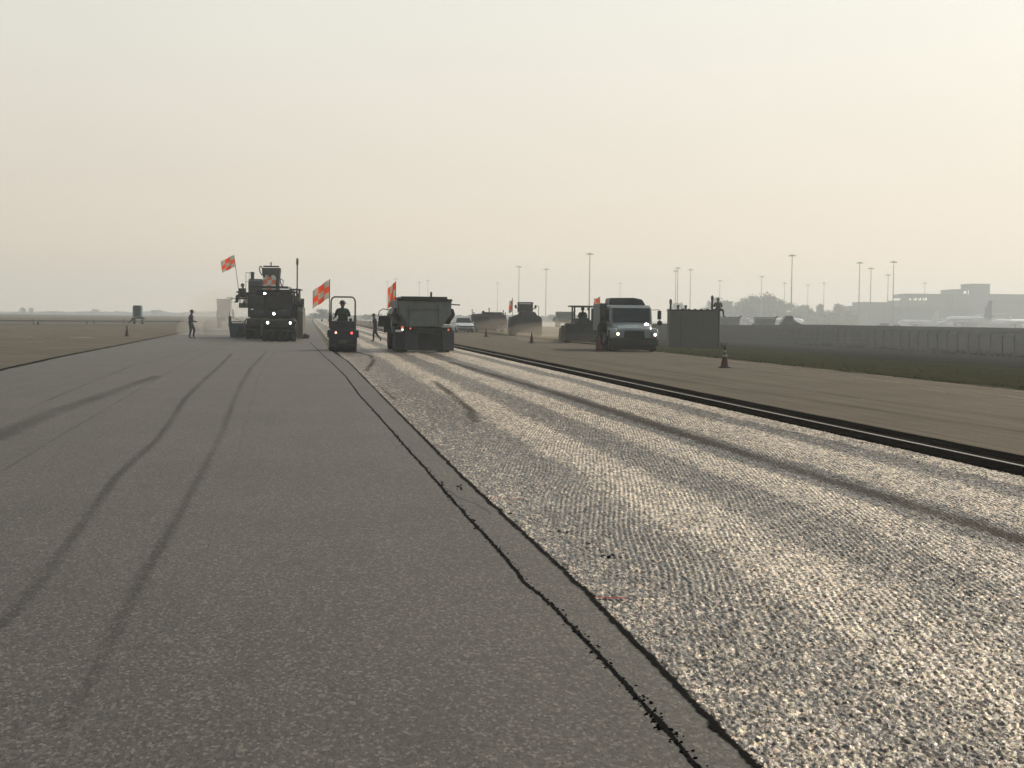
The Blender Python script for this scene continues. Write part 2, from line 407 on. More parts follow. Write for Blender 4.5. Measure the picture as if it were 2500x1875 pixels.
# ------------------------------------------------------------------ ground sheets
def sheet(name, rows_, mat, kind='structure', skirt=0.0, uvn=True):
    """rows_: list of rows of lane-frame points (u, v, z); consecutive rows are joined"""
    bm = bmesh.new(); uvl = bm.loops.layers.uv.new('UVMap')
    g = [[bm.verts.new(p) for p in r] for r in rows_]
    n = len(rows_[0])
    for i in range(len(g) - 1):
        for j in range(n - 1):
            f = bm.faces.new((g[i][j], g[i][j + 1], g[i + 1][j + 1], g[i + 1][j]))
            for lp, (a, b) in zip(f.loops, ((j, i), (j + 1, i), (j + 1, i + 1), (j, i + 1))):
                lp[uvl].uv = (a / (n - 1), b / (len(g) - 1))
    if skirt:
        for jj in (0, n - 1):
            lower = [bm.verts.new((r[jj][0], r[jj][1], r[jj][2] - skirt)) for r in rows_]
            for i in range(len(g) - 1): bm.faces.new((g[i][jj], lower[i], lower[i + 1], g[i + 1][jj]))
    bmesh.ops.recalc_face_normals(bm, faces=bm.faces[:])
    me = bpy.data.meshes.new(name); bm.to_mesh(me); bm.free(); me.materials.append(MATS[mat])
    up = sum(p.normal.z * p.area for p in me.polygons)
    if up < 0: me.flip_normals()
    o = bpy.data.objects.new(name, me); C.objects.link(o); o.rotation_euler = (0, 0, LANE)
    o['kind'] = kind
    return o
rnd = random.Random(7)
def vs_(a, b, k=1.035, s0=.6):
    out_ = [a]; s = s0
    while out_[-1] < b: out_.append(out_[-1] + s); s *= k
    out_[-1] = b
    return out_
FAR = 2150.0
# lateral profile of the land: level airfield, then falling to the fence
def zr(u): return 0 if u < 16.7 else (-.036 * (u - 16.7) if u < 60 else -1.56)
usr = [16.7, 20, 26, 38.5]
EDGE = 16.65
verge_in = lambda v: EDGE + .28 * mnoise.noise(Vector((v * .22, 3, 0))) + .12 * mnoise.noise(Vector((v * 1.1, 9, 0)))
vv = vs_(4, 420, 1.02, .7)
sheet('grass_verge', [[(verge_in(v), v, .012)] + [(u, v, zr(u) + .006 + .05 * mnoise.noise(Vector((u * .4, v * .3, 0)))) for u in (17.5, 19, 22, 26, 31)] +
                      [(33.5 + 1.8 * mnoise.noise(Vector((v * .06, 0, 5))), v, zr(33.5))] for v in vv], 'grass_verge')
sheet('dirt_strip', [[(u, v, zr(u) - .02) for u in (30, 45, 60, 74)] for v in vs_(4, 460, 1.05, 6)], 'dirt_right')
sheet('field', [[(u, v, zr(u) - .03) for u in (73, 120, 250, 700)] for v in vs_(-20, 560, 1.06, 12)], 'field_right')
sheet('field_beyond', [[(u, v, -.35) for u in (16.7, 60)] for v in (400, 560)], 'field_right')
o = sheet('apron', [[(u, v, -1.60) for u in (20, 300, 1500)] for v in (540, 1000, 1900)], 'apron_pale')
sheet('ground', [[(u, v, -1.9) for u in (-FAR, -600, 0, 600, FAR)] for v in (-300, 0, 600, 1500, FAR)], 'ground_far')
# low embankment that closes the field behind the fence
emb = []
for i in range(41):
    px = 1560 + i * 32; k = (px - 2000) / 500; p = at(px, hor(px) + 9 + 2 * k + .5 * mnoise.noise(Vector((i * .7, 0, 0))), 250)
    if px < 1960: p.z -= .25 * min(1, (1960 - px) / 120)
    emb.append([(*toL(Vector((p.x * q / 250, q, 0))), z) for q, z in ((212, -1.62), (238, p.z - .5), (250, p.z), (262, p.z - .3), (300, -1.62))])
sheet('embankment', emb, 'field_right')
# left: open ground; its border with the new lane runs outwards
lb = [L(0, 903), L(140, 872), L(278, 845), L(380, 825), L(456, 810), L(529, 799.5)]
def ul(v):
    pts = [(-8.35, -6)] + [(p[0], p[1]) for p in lb] + [(lb[-1][0] - .6, lb[-1][1] + 60), (lb[-1][0] - 1.2, 700)]
    for (u0, v0), (u1, v1) in zip(pts[:-1], pts[1:]):
        if v <= v1: return u0 + (u1 - u0) * (v - v0) / (v1 - v0)
    return pts[-1][0]
sheet('ground_left', [[(u, v, z) for u, z in ((-2000, -.06), (-200, -.06), (-60, -.06), (-20, -.06), (-8, -.06), (8.5, -.115), (17.2, -.115), (17.21, -.4))] for v in vs_(-6, 900, 1.12, 4)], 'ground_left')
# new lane, its right edge slightly ragged
_ue = [L(1853, 1875), L(1700, 1720), L(1412, 1424), L(1130, 1164), L(960, 994), L(850, 882), L(800, 850)]
def UR0(v):
    if v <= _ue[0][1]: return _ue[0][0]
    for (u0, v0), (u1, v1) in zip(_ue[:-1], _ue[1:]):
        if v <= v1: return u0 + (u1 - u0) * (v - v0) / (v1 - v0)
    return _ue[-1][0]
print('UE', _ue)
UR = lambda v: UR0(v) + .01 + .012 * mnoise.noise(Vector((v * 1.7, 1, 0))) + .02 * mnoise.noise(Vector((v * .3, 7, 0)))
vn = vs_(-6, 620, 1.012, .35)
sheet('new_asphalt_lane', [[(ul(v) + .03 * mnoise.noise(Vector((v * .9, 2, 2))), v, 0)] + [(u, v, 0) for u in (-6, -3, 0)] + [(UR(v), v, 0)] for v in vn], 'asphalt_new', skirt=.07)
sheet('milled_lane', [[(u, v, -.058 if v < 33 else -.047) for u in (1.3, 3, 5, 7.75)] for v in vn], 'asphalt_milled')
import numpy as np
def milled_relief():
    """the near part of the milled lane as real relief: tooth pits, ridges and loose grain"""
    us = np.arange(1.40, 7.62, .0064); v0, v1, k = 4.6, 34.0, 1.00235
    n = int(math.log(v1 / v0) / math.log(k)); vs2 = v0 * k ** np.arange(n + 1)
    rg = np.random.default_rng(5); nu, nv_ = len(us), len(vs2)
    a = rg.standard_normal((nv_, nu)).astype(np.float32)
    sm = (a + np.roll(a, 1, 1) + np.roll(a, -1, 1) * .6 + np.roll(a, 1, 0) * .5) / 1.6
    c = rg.standard_normal((nv_ // 3 + 2, nu // 3 + 2)).astype(np.float32)
    c = np.repeat(np.repeat(c, 3, 0), 3, 1)[:nv_, :nu]
    Ug, Vg = np.meshgrid(us, vs2)
    wobble = .5 * np.sin(Vg * .9 + Ug) + .3 * np.sin(Vg * 2.1 - Ug * 1.7)
    rowsn = np.sin(2 * math.pi * ((Ug - .19 * Vg) / .042 + wobble))
    amp = np.clip(.55 + .45 * np.sin(Ug * 3.9 - 1.2 + .35 * np.sin(Vg * .4)), 0, 1)
    sm = sm * (.7 + .3 * np.sign(np.roll(a, 7, 0)))
    sm = sm * np.interp(Vg, [6, 9, 14], [1, .85, .6])
    h = .0054 * sm + .0020 * c + .0042 * rowsn * amp * np.clip((Vg - 6) / 4, .1, 1)
    h = np.clip(h, -.013, .011)
    fade = np.clip((34.0 - Vg) / 12, 0, 1); h = h * (.35 + .65 * fade) * 1.0
    co = np.empty((nv_ * nu, 3), np.float32); co[:, 0] = (Ug + .002 * rg.standard_normal(Ug.shape)).ravel(); co[:, 1] = Vg.ravel(); co[:, 2] = (-.045 + h).ravel()
    i = np.arange((nv_ - 1) * nu).reshape(nv_ - 1, nu)[:, :-1].ravel()
    q4 = np.stack([i, i + 1, i + nu + 1, i + nu], 1).astype(np.int32); nf = len(q4)
    me = bpy.data.meshes.new('milled_relief'); me.vertices.add(len(co)); me.vertices.foreach_set('co', co.ravel())
    me.loops.add(nf * 4); me.loops.foreach_set('vertex_index', q4.ravel()); me.polygons.add(nf)
    me.polygons.foreach_set('loop_start', np.arange(0, nf * 4, 4, dtype=np.int32)); me.update(calc_edges=True)
    me.materials.append(MATS['asphalt_milled']); o = bpy.data.objects.new('milled_relief', me); C.objects.link(o); o.rotation_euler = (0, 0, LANE); o['kind'] = 'structure'
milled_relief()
tk0 = 7.50; tk1 = 8.42
sheet('tack_ledge', [[(tk0 + .02 * mnoise.noise(Vector((v * 1.3, 0, 8))), v, -.024), (7.95, v, -.024)] for v in vn], 'asphalt_tack', skirt=.03)
sheet('ledge_lip', [[(7.92 + .008 * mnoise.noise(Vector((v * 1.3, 0, 8))), v, -.018), (7.985, v, -.018)] for v in vn], 'asphalt_lit_edge', skirt=.01)  # pale colour paints the lit top edge of the step
sheet('shoulder_pavement', [[(7.985, v, 0), (10, v, 0), (13, v, 0), (16.95, v, 0)] for v in vn], 'asphalt_shoulder', skirt=.03)
sheet('tack_strip', [[(7.99, v, .004), (tk1 + .03 * mnoise.noise(Vector((v * 2.1, 4, 0))) + .02 * mnoise.noise(Vector((v * 9, 4, 0))), v, .004)] for v in vn], 'asphalt_tack')

# seams, tyre marks, stains and dark lines, each traced on the ground
def ribbon(name, px, wd, mat, z=.004, jag=0.0, step=None):
    pts = [L(x, y, z) for x, y in px]
    fine = []
    for a, b in zip(pts[:-1], pts[1:]):
        n = max(2, int((Vector(b) - Vector(a)).length / (step or .8)))
        for i in range(n): fine.append(tuple(Vector(a).lerp(Vector(b), i / n)))
    fine.append(pts[-1])
    if jag: fine = [(p[0] + jag * mnoise.noise(Vector((p[1] * 2.3, 0, 1))) + jag * .7 * mnoise.noise(Vector((p[1] * 8, 0, 4))), p[1]) for p in fine]
    ws = wd if isinstance(wd, (list, tuple)) else (wd, wd)
    W_ = [ws[0] + (ws[1] - ws[0]) * i / (len(fine) - 1) for i in range(len(fine))]
    if jag: W_ = [k * (1 + .45 * mnoise.noise(Vector((p[1] * 3.1, 5, 0)))) for k, p in zip(W_, fine)]
    st = poly_strip(fine, W_)
    return sheet(name, [[(a.x, a.y, z), (b.x, b.y, z)] for a, b in st], mat)
seam = [(1745, 1905), (1690, 1860), (1640, 1790), (1570, 1716), (1500, 1640), (1450, 1585), (1352, 1480), (1290, 1430), (1220, 1345), (1150, 1270), (1083, 1195), (1040, 1145), (990, 1090), (955, 1050), (915, 1005), (878, 965), (845, 920), (815, 890), (790, 868), (770, 848), (757, 836)]
ribbon('lane_seam', seam, (.030, .062), 'mark_seam', jag=.011, step=.06)
ribbon('edge_line', [(1853, 1875), (1700, 1720), (1412, 1424), (1130, 1164), (960, 994), (850, 882), (800, 850)], (.055, .10), 'mark_dark_strong', z=.005, jag=.016, step=.07)  # dark ragged line along the cut edge of the lane
ribbon('border_seam', [(-30, 911), (0, 903), (140, 872), (278, 845), (380, 825), (456, 810), (529, 799.5), (600, 788)], (.30, .40), 'mark_seam', z=.006, jag=.05, step=.5)
ribbon('tyre_mark', [(-40, 1545), (0, 1525), (68, 1458), (170, 1322), (283, 1164), (330, 1120), (384, 1073), (415, 1030), (450, 975), (500, 925), (540, 890), (565, 864)], (.15, .24), 'mark_dark', step=.4)
ribbon('tyre_mark', [(150, 1780), (230, 1650), (330, 1440), (450, 1235), (505, 1130), (545, 1050), (570, 980), (590, 935), (615, 895), (650, 860)], (.13, .22), 'mark_faint', step=.4)
ribbon('lane_joint', [(-60, 1180), (0, 1153), (150, 1062), (230, 1015), (390, 921), (480, 872), (554, 842), (620, 812)], (.05, .12), 'mark_dark', step=.4)
ribbon('tyre_mark', [(110, 980), (230, 930), (330, 890), (460, 860), (560, 835)], (.12, .14), 'mark_faint', step=.4)
ribbon('dark_patch', [(-30, 1075), (120, 1010), (250, 965), (385, 917)], (.62, .40), 'mark_patch', z=.005)
ribbon('pale_mark', [(160, 1850), (215, 1745), (262, 1660)], (.03, .03), 'mark_pale', step=.2)
ribbon('pale_mark', [(470, 1465), (505, 1370), (540, 1220), (585, 1095), (595, 1045), (605, 1020)], (.02, .05), 'mark_pale', step=.2)
ribbon('pale_mark', [(605, 1020), (630, 925), (650, 890), (670, 855)], (.04, .06), 'mark_pale', step=.3)
ribbon('oil_streak', [(1085, 1190), (1120, 1215), (1165, 1230), (1200, 1255)], (.03, .05), 'mark_dark', step=.1)
ribbon('red_paint_mark', [(1040, 1088), (1058, 1090), (1082, 1090)], (.03, .05), 'mark_red', z=-.034, step=.1)
ribbon('red_paint_mark', [(1180, 1214), (1215, 1216), (1290, 1217)], (.03, .03), 'mark_red', z=-.034, step=.1)
ribbon('red_paint_mark', [(1405, 1446), (1460, 1458), (1530, 1460)], (.035, .05), 'mark_red', z=-.034, step=.1)
ribbon('dark_track', [(1100, 884), (1400, 972), (1733, 1080), (2100, 1195), (2560, 1335)], (.5, .40), 'mark_track', z=-.037)
ribbon('dark_track', [(865, 858), (905, 868), (912, 880), (895, 905)], (.30, .25), 'mark_track', z=-.037)
ribbon('dark_track', [(1060, 930), (1120, 975), (1150, 1000), (1160, 1030)], (.3, .25), 'mark_track', z=-.0350)
ribbon('dark_track', [(875, 940), (930, 945), (965, 975)], (.12, .10), 'mark_track', z=-.036)
for a, b in (((1700, 872), (2600, 985)), ((1850, 884), (2600, 968)), ((2220, 945), (2600, 998))):
    ribbon('pale_streak', [a, b], (.22, .30), 'mark_light', z=.005, step=2)
ribbon('tyre_mark', [(1500, 905), (2600, 1070)], (.5, .6), 'mark_faint', z=.005, step=2)
ribbon('tyre_mark', [(1300, 862), (2600, 1040)], (.35, .4), 'mark_faint', z=.0056, step=2)
# painted marks and the dark kerb line far to the left
def slab(name, a, b, wd, mat, z=-.05):
    A, B_ = Vector(L(*a, z)), Vector(L(*b, z)); d = (B_ - A).normalized(); nn = Vector((-d.y, d.x)) * wd / 2
    return sheet(name, [[(A.x - nn.x, A.y - nn.y, z), (A.x + nn.x, A.y + nn.y, z)], [(B_.x - nn.x, B_.y - nn.y, z), (B_.x + nn.x, B_.y + nn.y, z)]], mat)
slab('painted_line', (175, 823.5), (226, 824.5), .9, 'mark_white'); slab('painted_line', (28, 820.5), (80, 821), .8, 'mark_white')
slab('pavement_border', (-200, 791), (330, 794.5), 2.4, 'asphalt_tack', z=-.045)
slab('pavement_band', (-400, 781), (520, 785), 26, 'field_right', z=-.05)

# crumbs of asphalt along the seam and clods on the milled surface
def crumbs(name, spots, mat, label):
    b = MB(); r_ = random.Random(3)
    for (u, v, z, s) in spots:
        n0 = len(b.bm.verts); b.ball((u, v, z + s * .25), s, (1, r_.uniform(.7, 1.4), .6), 1)
        b.bm.verts.ensure_lookup_table()
        for k in range(n0, len(b.bm.verts)):
            p = b.bm.verts[k].co; b.bm.verts[k].co = Vector((u, v, z)) + (p - Vector((u, v, z))) * r_.uniform(.65, 1.3)
    o = b.build(name, mat, rot=LANE); tag(o, kind='stuff', label=label)
r_ = random.Random(11); sp = []
sl = [L(x, y) for x, y in seam]
for i in range(900):
    v = 4.5 + 40 * (r_.random() ** 1.6)
    for a, b in zip(sl[:-1], sl[1:]):
        if a[1] <= v <= b[1]:
            u = a[0] + (b[0] - a[0]) * (v - a[1]) / (b[1] - a[1]); break
    else: continue
    sp.append((u + r_.gauss(0, .016), v, 0, r_.uniform(.003, .009)))
for (x, y, n, s) in ((1075, 1180, 14, .010), (1125, 1190, 10, .010), (1450, 1585, 10, .008), (1570, 1715, 12, .009), (1620, 1780, 10, .009)):
    c = L(x, y)
    for i in range(n): sp.append((c[0] + r_.gauss(0, .022), c[1] + r_.gauss(0, .14), 0, s * r_.uniform(.5, 1.3)))
crumbs('asphalt_crumbs', sp, 'asphalt_tack', 'black crumbs of asphalt strewn along the lane seam')
sp = []
for (x, y, s) in ((1345, 1300, .013), (1372, 1300, .016), (1430, 1328, .018), (1490, 1362, .022), (1305, 1272, .01), (1465, 1345, .012), (1525, 1385, .012), (1245, 1255, .012), (1535, 1235, .010), (1480, 1268, .010),
                  (1880, 1585, .012), (1755, 1580, .008), (2020, 1560, .008), (1450, 1180, .012), (2240, 1530, .008), (1780, 1900, .01)):
    c = L(x, y, -.05)
    for i in range(4): sp.append((c[0] + r_.gauss(0, s * 1.2), c[1] + r_.gauss(0, s * 3), -.048, s * r_.uniform(.5, 1)))
for i in range(160):
    sp.append((r_.uniform(1.6, 7.4), r_.uniform(5, 24), -.048, r_.uniform(.003, .008)))
crumbs('loose_clods', sp, 'asphalt_tack', 'dark clods lying on the milled surface')

# grass tufts: real blades on the verge
def tufts():
    b = bmesh.new(); r_ = random.Random(5)
    for i in range(3500):
        v = 28 + 200 * r_.random() ** 1.5; u = r_.uniform(16.5, 32) if r_.random() < .8 else r_.uniform(16.5, 18)
        z = zr(u); s = r_.uniform(.02, .07)
        for k in range(3):
            a = r_.uniform(0, 6.28); lx, ly = math.cos(a) * s * .5, math.sin(a) * s * .5; wq = s * .25
            p = [b.verts.new((u - wq * math.sin(a), v + wq * math.cos(a), z)), b.verts.new((u + wq * math.sin(a), v - wq * math.cos(a), z)), b.verts.new((u + lx, v + ly, z + s))]
            b.faces.new(p)
    me = bpy.data.meshes.new('grass_tufts'); b.to_mesh(me); b.free(); me.materials.append(MATS['grass_verge'])
    o = bpy.data.objects.new('grass_tufts', me); C.objects.link(o); o.rotation_euler = (0, 0, LANE)
    tag(o, kind='stuff', label='short green grass along the pavement border')
tufts()
# ------------------------------------------------------------------ people: one skinned body, clothing and hat as children
def person(loc, rot, joints, label, vest='vest_olive', trousers='clothes_dark', hat='hat_dark', group=None, scale=1.0, brim=False, hatoff=(0, 0)):
    """joints: dict of extra/overridden joint positions (x right, y away from the front, z up, metres)"""
    root = thing('person', label, 'person', loc, rot, group, scale)
    J = dict(pelvis=(0, 0, .95), waist=(0, 0, 1.08), chest=(0, 0, 1.30), neck=(0, .0, 1.48), jaw=(0, -.02, 1.56), skull=(0, -.01, 1.67),
             lh=(-.10, 0, .90), rh=(.10, 0, .90), lk=(-.11, -.02, .49), rk=(.11, -.02, .49), la=(-.11, .03, .09), ra=(.11, .03, .09), lt=(-.12, -.14, .04), rt=(.12, -.14, .04),
             ls=(-.19, 0, 1.40), rs=(.19, 0, 1.40), le=(-.25, .03, 1.13), re=(.25, .03, 1.13), lw=(-.25, -.06, .90), rw=(.25, -.06, .90), lf=(-.24, -.09, .81), rf=(.24, -.09, .81))
    J.update(joints)
    rad = dict(pelvis=.135, waist=.125, chest=.15, neck=.055, jaw=.075, skull=.095, lh=.10, rh=.10, lk=.062, rk=.062, la=.042, ra=.042, lt=.036, rt=.036,
               ls=.066, rs=.066, le=.045, re=.045, lw=.032, rw=.032, lf=.030, rf=.030)
    names = list(J); E = [('pelvis', 'waist'), ('waist', 'chest'), ('chest', 'neck'), ('neck', 'jaw'), ('jaw', 'skull'), ('pelvis', 'lh'), ('pelvis', 'rh'), ('lh', 'lk'), ('rh', 'rk'), ('lk', 'la'), ('rk', 'ra'),
                          ('la', 'lt'), ('ra', 'rt'), ('chest', 'ls'), ('chest', 'rs'), ('ls', 'le'), ('rs', 're'), ('le', 'lw'), ('re', 'rw'), ('lw', 'lf'), ('rw', 'rf')]
    vs = [Vector(J[n]) for n in names]; rr = [rad[n] for n in names]; ed = [(names.index(a), names.index(b)) for a, b in E]
    # five fingers from each palm
    for sd_ in ('l', 'r'):
        wv, fv = Vector(J[sd_ + 'w']), Vector(J[sd_ + 'f']); d = (fv - wv).normalized(); s_ = d.cross(Vector((0, 1, 0))); s_ = s_.normalized() if s_.length > .1 else Vector((1, 0, 0)); k = names.index(sd_ + 'f')
        for i, ln in enumerate((.065, .075, .07, .055)):
            vs.append(fv + s_ * (.011 * (i - 1.5) * 1.7) + d * ln); rr.append(.009); ed.append((k, len(vs) - 1))
        vs.append(wv + (fv - wv) * .5 + s_ * -.045 + d * .03); rr.append(.010); ed.append((names.index(sd_ + 'w'), len(vs) - 1))
    me = bpy.data.meshes.new('body'); me.from_pydata(vs, ed, []); b = bpy.data.objects.new('body', me); C.objects.link(b); b.parent = root
    sk = b.modifiers.new('skin', 'SKIN'); sk.use_smooth_shade = True
    lay = me.skin_vertices[0] if me.skin_vertices else None
    if lay is None:
        bm = bmesh.new(); bm.from_mesh(me); bm.verts.layers.skin.verify(); bm.to_mesh(me); bm.free(); lay = me.skin_vertices[0]
    rr = [q_ * (1.28 if (i < len(names) and names[i][1:] in ('k', 'a', 'h', 'e', 'w', 's', 't') and len(names[i]) == 2) else 1.0) for i, q_ in enumerate(rr)]
    for i, r_ in enumerate(rr): lay.data[i].radius = (r_, r_ * (.78 if names[i] in ('chest', 'waist') else 1)) if i < len(names) else (r_, r_); lay.data[i].use_root = (i == 0)
    b.modifiers.new('sub', 'SUBSURF').levels = 1; b.modifiers['sub'].render_levels = 1
    me.materials.append(MATS['clothes_dark'] if trousers is None else MATS[trousers])
    # face and neck, vest, hat as shells on the body
    sk_, jw, nk = Vector(J['skull']), Vector(J['jaw']), Vector(J['neck'])
    f = MB(); f.ball(tuple(sk_ * .6 + jw * .4), .102, (.86, .98, 1.22), 3)
    f.ball(tuple(sk_ * .45 + jw * .55 + Vector((0, -.10, 0))), .018, (.8, 1, 1.3), 2)          # nose
    for s in (-1, 1): f.ball(tuple(sk_ * .5 + jw * .5 + Vector((s * .088, .01, 0))), .022, (.45, .8, 1.3), 2)   # ears
    f.cyl(tuple(nk - Vector((0, 0, .05))), tuple(jw), .054, .056, 12)
    f.build('head', 'skin', b, smooth=True)
    ch, wa, pe = Vector(J['chest']), Vector(J['waist']), Vector(J['pelvis'])
    v = MB(); ax = (ch - pe)
    rings = [(pe - ax * .02, .185, .145), (wa, .172, .14), (ch, .205, .155), (ch + ax * .30, .20, .13), (ch + ax * .45, .12, .09)]
    n = 20; prev = None
    for c, rx, ry in rings:
        cur = [v.bm.verts.new(c + Vector((math.cos(t) * rx, math.sin(t) * ry, 0))) for t in [6.2832 * i / n for i in range(n)]]
        if prev:
            for i in range(n): v.bm.faces.new((prev[i], prev[(i + 1) % n], cur[(i + 1) % n], cur[i]))
        prev = cur
    v.build('vest', vest, b, smooth=True)
    h = MB(); top = sk_ + Vector((hatoff[0], hatoff[1], .03))
    h.lathe([(-.035, .118), (0, .12), (.05, .108), (.085, .075), (.10, .02)], tuple(top), (0, 0, 1), 20)
    h.lathe([(-.045, .165 if brim else .125), (-.03, .168 if brim else .128)], tuple(top), (0, 0, 1), 20)
    h.box(tuple(top + Vector((0, -.13, -.036))), (.16, .10, .012))
    h.build('hard_hat', hat, b, smooth=False)
    return root

# ------------------------------------------------------------------ chequered flag on a staff
def flag(loc, h, wdt, hgt, label, lean=0.0, droop=.35, rot=0.0, fold=.12, mat='checker_cloth', scale=1, narrow=1.0, staff_mat='dark_steel'):
    r = thing('checkered_flag', label, 'flag', loc, rot, 'orange and white checkered flags on the machines', scale)
    tip = Vector((lean * h, 0, h)); s = MB(); s.cyl((0, 0, 0), tuple(tip), .022, .016, 8); s.ball(tuple(tip), .028, sub=1); s.build('staff', staff_mat, r)
    bm = bmesh.new(); uvl = bm.loops.layers.uv.new('UVMap'); nu, nv = 18, 14; g = []
    for i in range(nu + 1):
        row = []
        for j in range(nv + 1):
            a, b_ = i / nu, j / nv
            base = tip * ((h - .02 - hgt * (1 - b_)) / h)
            x = base.x - a * wdt * narrow; z = base.z - droop * a * (.6 + .4 * a) - .10 * a * math.sin(b_ * 3)
            y = fold * math.sin(a * 7.5 + b_ * 1.3) * (.25 + a) + wdt * .25 * a * (1 - narrow) * 3
            z += .03 * math.sin(a * 9)
            row.append(bm.verts.new((x, y, z)))
        g.append(row)
    for i in range(nu):
        for j in range(nv):
            f = bm.faces.new((g[i][j], g[i + 1][j], g[i + 1][j + 1], g[i][j + 1])); f.smooth = True
            for lp, (a, b_) in zip(f.loops, ((i, j), (i + 1, j), (i + 1, j + 1), (i, j + 1))): lp[uvl].uv = (a / nu * .999 + .0005, b_ / nv * .999 + .0005)
    me = bpy.data.meshes.new('cloth'); bm.to_mesh(me); bm.free(); me.materials.append(MATS[mat]); o = bpy.data.objects.new('cloth', me); C.objects.link(o); o.parent = r
    so_ = o.modifiers.new('thick', 'SOLIDIFY'); so_.thickness = .004
    return r
def lamp(parent, name, p, r, mat, d=(0, -1, 0), housing='dark_steel'):
    p = Vector(p); d = Vector(d)
    o = MB().lathe([(-.07, r * .5), (-.05, r * 1.12), (.0, r * 1.2), (.012, r * 1.2), (.012, r)], tuple(p), tuple(d), 16).build(name, housing, parent)
    MB().lathe([(.004, r * .98), (.016, r * .9), (.022, r * .5)], tuple(p), tuple(d), 16).build('lens', mat, o)
    return o
def bar_frame(b, x0, x1, z0, z1, y, t):
    b.box(((x0 + x1) / 2, y, z1), (x1 - x0 + t, t, t)); b.box(((x0 + x1) / 2, y, z0), (x1 - x0 + t, t, t))
    for x in (x0, x1): b.box((x, y, (z0 + z1) / 2), (t, t, z1 - z0 - t * .9))

# ------------------------------------------------------------------ road machines (front = -y, x to the right seen from the front... i.e. as the camera sees it)
def pneumatic_roller(loc, rot, label, lights=True, tan=True):
    r = thing('pneumatic_roller', label, 'roller', loc, rot, 'pneumatic rollers working behind the paver')
    for i in range(5): wheel(r, -.80 + i * .40, -1.55, .50, .36)
    for i in range(4): wheel(r, -.60 + i * .40, 1.55, .50, .36)
    b = MB()
    b.prism([(-2.15, .78), (-2.15, 1.18), (-1.95, 1.30), (1.9, 1.30), (2.1, 1.1), (2.1, .75), (1.0, .42), (-.9, .42)], 'x', -.86, .86)
    b.build('chassis', 'machine_grey', r, bevel=.03)
    b = MB()
    b.box((0, 1.35, 1.50), (1.5, 1.5, .62), (.94, .94, 0, 0)); b.build('engine_hood', 'machine_yellow', r, bevel=.04)
    b = MB()   # ballast frame that wraps the front wheels
    b.tube([(-1.0, -2.2, .35), (-1.0, -2.2, 1.12), (-.88, -2.2, 1.26), (.88, -2.2, 1.26), (1.0, -2.2, 1.12), (1.0, -2.2, .35)], .045)
    b.build('bumper_frame', 'machine_tan', r)
    b = MB(); b.box((0, -2.18, .98), (1.8, .06, .34)); b.box((0, -2.12, .62), (1.9, .10, .12)); b.build('front_plate', 'dark_steel', r, bevel=.02)
    b = MB(); b.box((0, .05, 1.42), (1.7, 1.3, .10)); b.box((0, -.62, 1.62), (1.66, .05, .42)); b.box((.0, -.35, 1.75), (.5, .28, .5), (.8, .6, 0, .05))
    b.build('operator_platform', 'dark_steel', r, bevel=.015)
    b = MB(); b.box((0, .42, 1.72), (.52, .46, .12)); b.box((0, .66, 2.02), (.50, .12, .58)); b.build('seat', 'black_rubber', r, bevel=.03)
    b = MB(); b.lathe([(-.015, .19), (0, .205), (.015, .19)], (0, -.12, 2.05), (0, -.5, .85), 24); b.cyl((0, -.28, 1.85), (0, -.12, 2.05), .025); b.build('steering_wheel', 'black_rubber', r)
    for sx in (-1, 1):
        b = MB(); b.box((sx * .84, -.62, 2.16), (.07, .07, 1.46)); b.box((sx * .84, 1.0, 2.16), (.07, .07, 1.46))
        b.box((sx * .84, .2, 1.86), (.04, 1.62, .04)); b.build('side_frame', 'dark_steel', r)
    b = MB(); b.prism([(-1.06, 2.86), (-1.0, 2.93), (1.0, 2.93), (1.06, 2.86), (1.0, 2.85), (-1.0, 2.85)], 'y', -1.0, 1.35); b.build('canopy', 'dark_steel', r, bevel=.01)
    b = MB(); b.box((0, -.60, 2.32), (1.58, .02, .85)); b.build('windscreen', 'glass_dark', r)
    b = MB()   # water tank, hoses and mirrors
    b.cyl((-.60, -1.3, 1.55), (.60, -1.3, 1.55), .26, None, 20); b.build('water_tank', 'machine_grey', r)
    for sx in (-1, 1): b = MB(); b.tube([(sx * .86, -.66, 2.35), (sx * 1.10, -.80, 2.38), (sx * 1.10, -.80, 2.2)], .014); b.box((sx * 1.10, -.82, 2.18), (.16, .05, .28)); b.build('mirror', 'dark_steel', r)
    b = MB(); b.cyl((.55, 1.6, 1.8), (.55, 1.6, 2.5), .05, .05); b.build('exhaust_pipe', 'dark_steel', r)
    if lights:
        lamp(r, 'headlight', (-.66, -2.24, 1.08), .075, 'head_lamp'); lamp(r, 'headlight', (.64, -2.24, 1.08), .07, 'work_lamp')
        lamp(r, 'work_light', (-.32, -1.62, 1.60), .075, 'work_lamp')
        lamp(r, 'work_light', (-.86, -1.02, 2.78), .07, 'work_lamp')
    return r
